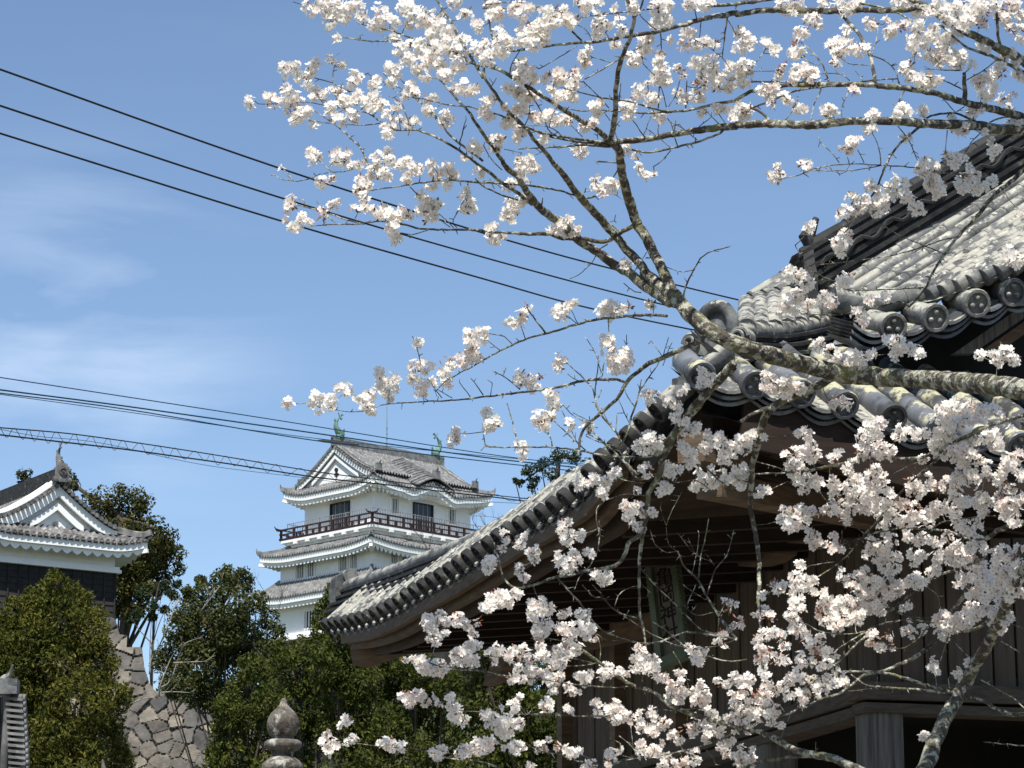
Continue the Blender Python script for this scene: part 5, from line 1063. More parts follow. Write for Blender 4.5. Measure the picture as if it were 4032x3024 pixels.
# ================================================================= cherry trees: branch paths and blossom clusters
# frames the notes below were taken in: origin x, origin y, scale
FR = dict(A=(900, 0, .4521), B=(1900, 0, .4521), C=(2900, 0, .5124), D=(900, 650, .4521), E=(1900, 650, .4521), F=(1900, 1350, .4521), G=(1900, 2050, .4521),
          H=(2900, 1500, .5124), I=(2900, 2200, .5118), J=(1900, 2500, .4521), K=(1100, 1100, .7233), L=(1200, 2200, .6781), M=(2500, 800, .6926), X=(0, 0, 1))
BR1 = """
M 74 2212,1060 1900,1020 1600,1000 1350,985 1150,965 950,910 750,860 600,810 450,740 300,620 54
M 52 300,620 240,540 150,470 50,390 34
E 40 1640,1190 1560,1140 1450,1080 1290,950 1140,860 1000,760 850,660 740,560 600,450 500,370 380,220 310,110 210,20 18
B 18 210,1458 130,1340 60,1240 0,1160 -60,1070 -130,960 -230,860 -310,760 -390,680 6
E 36 1640,1190 1590,1130 1480,1010 1390,880 1300,780 1180,640 1060,500 940,380 860,290 800,220 700,80 620,-10 19
B 19 620,1425 540,1310 460,1230 390,1130 300,1040 220,960 150,870 80,770 20,680 10,590 10
A 11 2215,680 2150,560 2090,470 2060,420 1990,300 1930,180 1870,90 1800,-20 8
E 40 1760,1260 1700,1180 1650,1090 1590,960 1480,740 1400,590 1330,480 1270,280 1220,120 1210,0 30
B 31 1210,1440 1180,1300 1110,1220 28
B 22 1110,1225 1150,1020 1160,860 1170,700 1210,520 1270,370 1310,240 1320,150 1290,70 1250,-20 14
B 10 1320,160 1380,70 1400,-10 8
B 22 1110,1225 960,1100 850,1040 700,960 560,860 420,770 330,720 200,640 100,590 20,570 13
A 13 2230,575 2100,540 2050,490 1920,440 1750,390 1600,330 1400,265 1130,205 4
B 12 1090,1240 900,1220 700,1190 500,1150 350,1090 200,1020 0,960 7
A 7 2212,960 2100,930 1900,910 1700,860 1500,830 1400,740 1200,640 3
B 12 1090,1260 900,1240 740,1220 550,1180 400,1110 310,1110 5
B 12 1110,1275 900,1265 720,1275 550,1285 430,1290 310,1300 4
B 5 720,1220 600,1110 390,1090 3
B 18 1120,1235 1300,1225 1500,1200 1700,1160 1900,1130 2050,1110 2212,1100 26
C 26 0,960 250,950 500,960 700,950 900,930 1200,935 1500,950 1800,960 2000,990 2212,1000 36
B 8 1270,1300 1450,1325 1650,1290 1850,1240 2050,1170 2100,1130 9
B 4 1640,1310 1560,1400 1490,1450 4
B 8 270,445 500,410 800,375 1000,360 1300,310 1500,280 1700,230 1900,170 2100,130 2212,110 22
C 22 0,110 200,80 400,80 700,85 950,75 1200,80 1480,50 24
B 13 1900,40 2000,50 2212,40 14
C 15 0,30 160,10 280,-10 14
B 9 860,350 740,240 640,160 500,90 350,55 180,75 5
B 4 820,400 650,510 490,600 4
B 7 1200,510 1050,600 890,690 5
B 5 1420,390 1200,500 5
B 12 2212,880 2000,910 1850,950 1650,970 1500,950 1300,890 1100,860 950,830 760,780 620,740 4
B 8 1650,975 1400,985 1200,970 1000,960 850,965 700,940 4
C 12 -10,776 120,700 300,665 500,655 700,650 950,650 1100,660 1300,680 1500,710 1700,770 1900,820 2100,870 2212,910 30
C 8 120,830 300,760 450,700 640,670 850,655 8
C 13 260,935 200,870 110,830 11
C 8 90,625 380,630 560,640 6
C 4 650,565 800,570 870,620 4
C 7 880,640 1050,615 1240,605 5
C 16 1070,655 1050,530 1030,430 990,340 930,250 830,140 760,60 12
C 6 1030,420 1150,470 1230,560 1245,640 4
C 5 1045,410 1080,280 1090,180 3
C 4 1020,500 870,490 800,440 3
C 7 710,640 680,540 640,460 560,380 490,320 4
C 3 640,500 560,480 510,440 3
C 20 1300,-20 1480,60 1600,150 1750,240 1900,310 2050,380 2230,485 36
C 9 930,20 1200,80 1330,150 1450,200 6
C 8 1560,180 1750,350 1950,430 2100,500 2212,560 16
C 20 1750,770 1755,660 1750,560 15
C 6 1740,690 1600,620 1420,580 4
C 5 1760,620 1900,540 2000,460 5
C 6 1730,540 1600,540 1450,530 3
C 12 1990,-10 2000,130 2010,270 2030,380 12
C 11 1400,980 1280,1080 1190,1190 1130,1310 1090,1420 1030,1520 960,1600 880,1690 7
C 4 350,1375 500,1340 580,1300 700,1275 880,1260 1130,1270 1380,1290 1600,1330 1900,1340 6
C 3 560,1310 880,1310 1130,1270 4
C 3 760,1320 800,1340 870,1300 3
C 3 830,1140 850,1200 870,1270 4
C 3 930,1150 980,1250 4
C 3 1040,1020 1090,1120 1110,1260 5
C 3 630,1050 650,1100 720,1160 790,1250 4
C 5 1240,970 1330,1090 1390,1230 4
C 4 1620,1000 1600,1180 3
C 7 2150,890 1980,920 1900,1000 1800,1100 1740,1230 1700,1320 4
C 10 1850,940 1680,870 1500,890 1430,930 8
C 4 1680,860 1590,760 4
C 4 1750,820 1690,860 4
C 5 570,940 590,820 650,690 6
C 5 810,900 810,820 860,700 4
C 7 1230,910 1240,800 1290,700 5
C 5 360,940 430,850 480,750 4
C 4 750,900 780,950 4
C 4 800,630 750,500 3
C 3 970,620 910,540 3
C 3 130,550 300,545 3
C 4 120,520 230,370 4
C 18 2300,1250 2212,1300 2100,1400 1980,1500 1850,1659 15
M 15 1946,72 1820,210 1740,320 1690,400 1640,500 1560,590 8
M 4 950,630 1150,635 1350,600 1500,560 1560,590 6
M 4 1030,400 1200,490 1300,495 1450,490 1640,480 6
M 3 910,240 960,330 1030,400 1150,450 5
M 3 1050,350 1240,330 1450,300 1600,260 1750,210 1850,190 6
M 4 1190,170 1250,100 1340,0 6
M 3 1400,120 1500,180 1640,240 1760,290 5
M 8 265,580 290,470 340,370 400,290 540,245 4
M 4 340,380 260,390 185,365 3
M 30 1150,975 1000,1060 850,1120 760,1190 720,1280 690,1400 26
H 24 152,527 130,600 110,850 110,1000 150,1200 175,1400 170,1659 14
I 13 165,290 180,450 195,640 195,820 5
H 18 250,210 150,240 30,310 12
M 30 560,910 420,1070 340,1170 230,1300 120,1440 24
F 28 2185,208 2050,340 1900,480 1800,610 1680,780 1640,880 1570,1000 1540,1150 1450,1300 1430,1500 1400,1659 16
G 16 1400,110 1370,300 1365,600 1370,800 1400,950 1430,1150 1440,1250 5
G 17 1390,110 1280,190 1240,290 1180,380 1080,410 950,430 780,470 600,500 480,550 330,590 230,560 170,460 140,330 100,200 60,120 4
F 14 1540,1140 1350,1180 1250,1060 1130,930 1020,850 930,800 5
F 9 1350,1150 1200,1000 1140,990 1000,970 850,940 600,910 300,910 120,910 20,900 5
F 7 1550,960 1480,990 1300,995 1150,990 5
K 22 2300,330 2212,370 2050,440 1980,480 1890,560 1840,650 1760,720 1680,790 1640,850 1630,960 9
K 12 1880,560 1830,545 1740,545 1640,555 1500,590 1350,610 1150,635 980,655 800,665 640,675 550,685 4
K 4 550,685 470,715 380,720 310,710 3
K 4 885,645 850,600 810,540 3
K 3 940,645 860,600 3
K 4 1040,640 980,560 3
K 5 1110,630 1070,570 1040,535 3
K 4 1150,630 1160,565 3
K 6 1310,600 1240,540 1160,495 4
K 3 1220,520 1235,480 3
K 12 2110,200 1980,195 1850,205 1740,215 1620,245 1450,295 1330,330 1200,390 1100,445 1040,480 980,510 900,560 850,610 4
K 8 1450,295 1400,230 1350,160 5
K 4 1340,325 1310,240 4
K 4 1620,242 1570,200 3
K 4 1625,240 1590,170 3
K 4 1265,350 1220,310 1140,295 3
K 4 1200,385 1130,330 3
K 5 1790,215 1795,310 1790,340 4
K 4 1750,500 1720,400 1665,315 3
K 3 1890,500 1888,390 1890,300 3
K 5 770,470 750,380 725,310 3
K 7 1300,900 1270,780 1240,675 3
K 5 1150,915 1120,900 1110,830 4
K 6 1485,910 1480,870 1440,790 4
F 10 1200,900 1180,800 1130,740 1040,640 1000,560 980,440 1000,250 1010,110 4
F 10 1200,900 1270,760 1300,620 1330,560 1370,420 1500,230 1560,130 4
F 5 1330,560 1250,450 1240,380 3
F 4 1330,560 1390,300 3
F 4 1280,700 1230,600 1180,470 3
F 4 1160,780 1170,620 3
F 4 1100,700 1020,540 3
F 6 990,560 960,400 870,300 740,180 4
F 4 1010,480 1040,400 3
F 6 900,940 860,900 750,800 620,680 550,600 4
F 4 1000,740 800,640 700,540 3
F 4 960,700 850,640 790,610 3
F 5 1070,880 960,780 900,800 4
F 4 1150,900 1000,860 900,810 4
F 5 1250,1060 1200,950 1080,900 960,760 930,640 3
F 4 850,900 830,880 690,590 3
F 4 1570,200 1620,60 1650,0 3
E 4 1590,1700 1470,1530 3
E 4 1560,1700 1620,1500 3
F 3 840,330 790,310 740,270 3
F 4 1050,200 1040,300 1060,170 3
F 8 2212,1290 2050,1190 1900,1060 1700,1110 1560,1130 5
F 4 1560,1160 1650,1220 1850,1200 2000,1290 4
F 5 1450,1340 1300,1320 1200,1330 1000,1430 1020,1700 5
F 5 1410,1220 1250,1200 1100,1130 4
F 3 1740,1290 1640,1480 1600,1590 4
F 4 1600,1590 1550,1450 1560,1380 3
G 5 1015,0 1020,120 1000,260 930,400 850,480 800,600 4
G 6 650,500 760,620 870,740 950,870 1050,960 1210,1030 8
G 8 1210,1030 1400,1070 1560,1050 1700,1000 1800,970 1950,990 2150,1020 2212,1040 9
G 4 1000,990 1100,1050 1210,1035 4
G 4 870,560 960,660 1050,670 1130,760 1230,820 1370,850 7
G 3 960,560 1050,660 4
G 4 1150,750 1180,660 1260,590 1350,570 3
G 4 1230,830 1350,910 1500,1000 1700,1090 1900,1110 2100,1080 2212,1030 4
G 5 1380,420 1500,560 1650,700 1800,850 1900,950 2020,980 5
G 5 1480,880 1600,960 1750,1090 4
G 4 1390,560 1480,640 3
G 7 1700,270 1760,400 1880,520 1960,670 2060,830 2150,960 2212,1030 12
G 3 1460,80 1500,200 1600,275 1690,265 4
G 3 1690,265 1620,200 1600,60 3
G 7 1880,510 1900,320 1940,150 1970,-20 4
G 4 1820,480 1870,260 1885,110 3
G 6 1960,640 2000,500 2030,420 2130,290 2190,80 4
G 3 2020,390 1950,290 3
G 4 2000,360 1850,290 1700,110 3
G 3 1850,290 1790,150 3
G 3 1940,690 1770,580 3
G 4 1780,740 1830,620 1860,550 3
G 4 2010,800 1850,820 1720,700 3
G 3 1820,790 1870,730 3
G 4 2060,830 2100,740 3
A 3 600,1580 700,1560 780,1520 900,1500 1030,1490 1160,1440 4
A 12 2230,1470 1980,1290 1850,1215 1700,1150 1620,1130 1450,1130 1330,1060 1200,980 1050,960 950,930 3
E 12 0,30 90,90 160,150 300,240 430,340 16
A 10 2212,1400 2050,1280 1900,1150 1850,1050 1730,950 1640,850 1500,690 4
A 6 2010,1260 2050,1100 2070,1040 4
A 6 1620,1130 1560,1040 1520,920 1460,860 1400,840 3
A 4 1500,1140 1480,1000 1450,960 3
A 6 1850,1070 1690,920 1560,800 1440,740 1350,640 3
A 5 1330,1070 1200,1090 1020,1085 3
A 3 1130,1080 1020,1030 3
A 4 1300,1050 1200,930 1130,850 1100,820 3
A 6 1090,820 920,730 800,690 720,670 600,620 3
A 5 910,725 905,650 925,570 3
A 9 1300,1560 1270,1470 1210,1410 1150,1290 1050,1190 930,1090 800,1000 690,930 3
A 4 930,1080 700,1050 3
A 4 850,920 750,820 3
A 4 840,915 660,890 280,905 230,880 3
A 3 930,1080 950,940 940,850 3
A 3 780,1390 890,1490 4
A 3 600,1580 460,1560 400,1520 3
A 3 570,1580 500,1490 3
A 5 980,320 1150,350 1300,360 1500,355 1620,380 5
A 4 1390,350 1340,310 3
A 3 1150,340 1135,290 3
A 3 700,40 650,40 560,15 3
A 4 1230,1659 1500,1620 1700,1590 1900,1570 2212,1590 8
E 9 0,150 300,170 500,190 700,230 820,270 900,290 980,270 8
E 7 -60,120 0,180 100,230 210,275 400,330 8
D 5 1580,190 1640,250 4
D 5 2050,310 1990,420 1950,500 1990,545 4
D 4 740,530 900,515 1100,515 1300,490 1500,510 1600,540 1750,560 2000,560 2212,570 10
E 10 0,575 200,590 400,600 600,600 680,640 850,640 1000,670 1100,660 1200,590 1330,520 18
D 5 620,350 800,400 950,450 1100,500 1180,515 6
D 4 670,350 645,290 3
D 4 850,420 765,315 3
D 3 930,505 870,450 3
D 3 1100,465 1130,410 3
D 4 1500,590 1600,605 1730,570 4
D 4 1960,545 1840,430 3
D 4 1930,540 1830,470 3
E 5 1090,690 1010,740 950,850 830,960 760,990 3
E 5 1380,1110 1330,1110 1230,1030 4
E 4 1310,950 1370,850 1430,760 3
E 6 515,350 525,280 4
E 6 890,240 900,200 5
E 4 1250,300 1200,285 1130,245 3
B 7 1200,1440 1140,1540 1080,1620 5
E 4 1165,500 1150,490 1160,430 3
E 4 1200,580 1130,525 4
E 5 1470,805 1420,810 4
B 4 1190,1420 1070,1410 990,1405 8
B 5 1410,1190 1340,1090 1300,1040 4
B 4 1400,1180 1440,1080 1470,1010 3
B 4 1530,1190 1530,1080 1570,1000 3
B 5 1670,1160 1640,1070 1610,1030 4
B 5 1700,1275 1670,1180 1680,1050 4
B 4 1640,1290 1540,1200 1430,1120 3
B 4 1870,1220 1750,1120 1620,1050 3
B 4 1880,1110 2000,1010 4
B 4 2120,1080 2030,950 3
B 4 2060,1080 1920,940 3
B 6 1530,940 1540,740 5
B 5 1600,930 1570,800 1530,720 3
B 4 1620,930 1680,830 1720,690 4
B 6 1770,940 1780,700 4
B 5 1190,870 1205,720 3
B 5 1100,940 1020,850 880,710 4
B 4 1110,1050 1060,980 3
B 4 1160,1100 1195,1050 3
B 4 1180,1220 1150,1140 3
B 4 1480,640 1400,560 1390,500 4
B 8 2130,150 2100,400 2090,500 4
B 4 1905,180 1890,330 3
B 5 1870,190 1850,90 4
B 4 2212,310 2140,180 4
B 6 1550,290 1560,430 4
B 5 1550,290 1430,190 1370,130 4
B 5 860,150 1070,125 1280,100 1460,80 6
B 4 1100,330 1070,280 3
B 4 950,345 900,260 830,220 3
B 5 235,650 260,540 340,420 4
B 6 370,740 500,950 560,1100 600,1160 5
B 4 370,1090 410,1000 410,920 4
B 5 580,1110 600,1010 640,950 4
B 4 80,750 120,680 3
B 4 190,1300 340,1330 3
B 4 540,1315 450,1350 3
B 4 170,1480 80,1390 10,1270 4
B 4 870,1190 780,1100 3
B 4 1000,1210 1000,1170 3
B 4 1120,545 960,500 3
B 8 20,-10 40,80 60,200 90,360 6
B 5 110,600 100,540 3
B 5 1820,330 2000,430 2100,520 2150,590 3
B 4 20,40 300,20 520,60 760,130 4
"""
BR2 = """
G 3 2050,980 2060,850 3
G 12 840,1120 1000,1220 1130,1330 1250,1400 1320,1440 1450,1480 1560,1550 1630,1610 17
J 17 1630,615 1850,700 2100,770 2420,843 20
G 5 0,1310 150,1345 350,1370 600,1395 800,1430 950,1440 1150,1455 1310,1440 7
G 6 1380,1450 1390,1370 1400,1290 4
G 3 1390,1360 1450,1290 3
G 4 740,1265 900,1260 1000,1235 5
G 5 1020,1220 1030,1110 1000,1010 3
G 3 560,1020 690,1050 3
G 4 790,1200 960,1240 4
G 4 1400,1480 1430,1530 1500,1550 3
G 4 1660,1140 1740,1280 1790,1430 1800,1560 3
G 6 1960,1180 2100,1220 2212,1225 2300,1210 6
G 4 0,1180 200,1190 400,1220 600,1260 4
L 5 620,570 840,640 1000,650 1150,680 1280,700 7
L 4 560,830 750,850 900,880 1040,890 4
L 3 890,790 940,870 4
L 4 1240,905 1400,900 1540,910 1590,915 1780,910 5
L 3 290,1070 440,1090 620,1105 720,1120 850,1160 1000,1175 1130,1215 7
J 4 320,690 550,700 800,705 1100,715 1350,760 5
J 3 330,620 380,690 3
J 4 380,950 500,1010 650,1040 800,1090 900,1120 1000,1200 8
J 4 240,1040 270,1110 310,1170 4
J 8 0,1110 100,1140 200,1190 8
J 4 850,1040 940,1080 970,1130 4
J 4 1190,880 1280,950 1330,1010 1400,1060 4
J 4 1290,790 1310,960 3
J 3 1110,900 1200,945 3
J 5 1170,1110 1300,1080 1500,1060 1700,1020 1900,970 2050,920 2212,840 2400,760 9
J 3 1210,1050 1350,1080 3
J 5 1550,650 1700,660 1850,640 4
J 4 1940,990 2000,1060 2030,1130 4
H 11 540,690 700,660 900,620 1100,600 1400,590 1550,530 1640,490 14
H 14 1640,490 1800,410 1950,340 2212,260 2400,200 18
H 4 150,620 300,660 400,700 540,690 5
H 7 150,715 300,710 420,700 540,690 8
H 3 270,830 400,770 4
H 6 640,850 700,940 760,1000 5
H 12 1640,520 1500,640 1350,770 1200,930 1070,1090 980,1180 880,1310 770,1410 600,1520 5
H 4 1210,710 1350,640 1500,590 4
H 7 640,1290 800,1260 950,1210 1100,1160 1300,1130 1450,1140 1650,1160 1800,1220 1920,1210 10
H 6 1330,1260 1450,1180 1600,1080 1900,1040 2000,1040 5
H 5 890,1100 1000,1190 4
H 6 1150,1040 1180,1140 4
H 3 810,1150 810,1240 3
H 4 560,1420 750,1390 4
H 18 1920,1210 2050,1130 2212,1090 2400,1060 22
H 4 1830,620 1900,750 1880,900 1950,1040 3
H 4 2080,1090 2000,950 2050,800 2010,650 3
I 7 0,1240 180,1170 350,1100 500,1010 640,900 800,780 900,680 1000,590 10
I 6 130,1250 350,1210 500,1150 650,1080 800,1030 950,920 1000,890 1120,870 1300,790 1400,740 1530,630 16
I 6 700,780 800,680 950,590 1100,510 1300,470 1500,490 1600,500 8
I 5 530,500 650,560 850,580 1000,560 5
I 5 1150,360 1300,440 1480,460 5
I 11 1130,430 1250,350 1400,220 1550,130 1680,90 1900,0 12
I 5 1460,210 1550,290 1560,370 4
I 5 1110,640 1250,690 1370,640 1470,520 5
I 8 830,870 1000,870 1150,880 1300,920 1450,970 1690,1040 14
I 6 880,890 990,970 1080,985 1300,1000 1500,1020 1690,1050 13
I 4 860,1020 1040,1000 4
I 4 1080,970 1085,910 3
I 4 1540,980 1530,910 4
I 5 1640,1000 1630,920 4
I 60 1330,1850 1450,1610 1530,1400 1620,1200 1730,1020 1830,820 1920,680 1980,560 2050,420 2100,280 2180,130 2300,-60 2400,-380 26
I 14 1740,1060 1880,1090 2000,1150 2120,1200 2230,1200 2400,1220 18
I 5 1860,920 2000,1000 2140,1080 2212,1150 2300,1210 6
I 4 1900,1410 2212,1440 2400,1450 7
I 3 2030,630 2160,710 2300,800 4
I 3 2070,470 2120,500 2250,560 3
I 4 1640,600 1750,720 1840,790 4
I 8 1640,560 1620,620 1570,780 5
I 12 1550,560 1740,560 1880,520 1970,440 14
I 18 1650,430 1690,370 1750,280 1800,200 14
I 11 60,1610 200,1560 400,1530 550,1520 640,1530 15
I 20 180,1330 300,1390 450,1470 620,1510 750,1540 850,1580 940,1620 1100,1720 1260,1900 34
I 3 610,1510 610,1410 3
I 3 340,1380 410,1210 3
X 66 3590,3060 3560,3300 3520,3700 3500,4400 3510,5700 190
X 30 3560,3250 3545,3172 16
X 26 4032,1665 4100,1640 4160,1800 4128,2010 20
"""
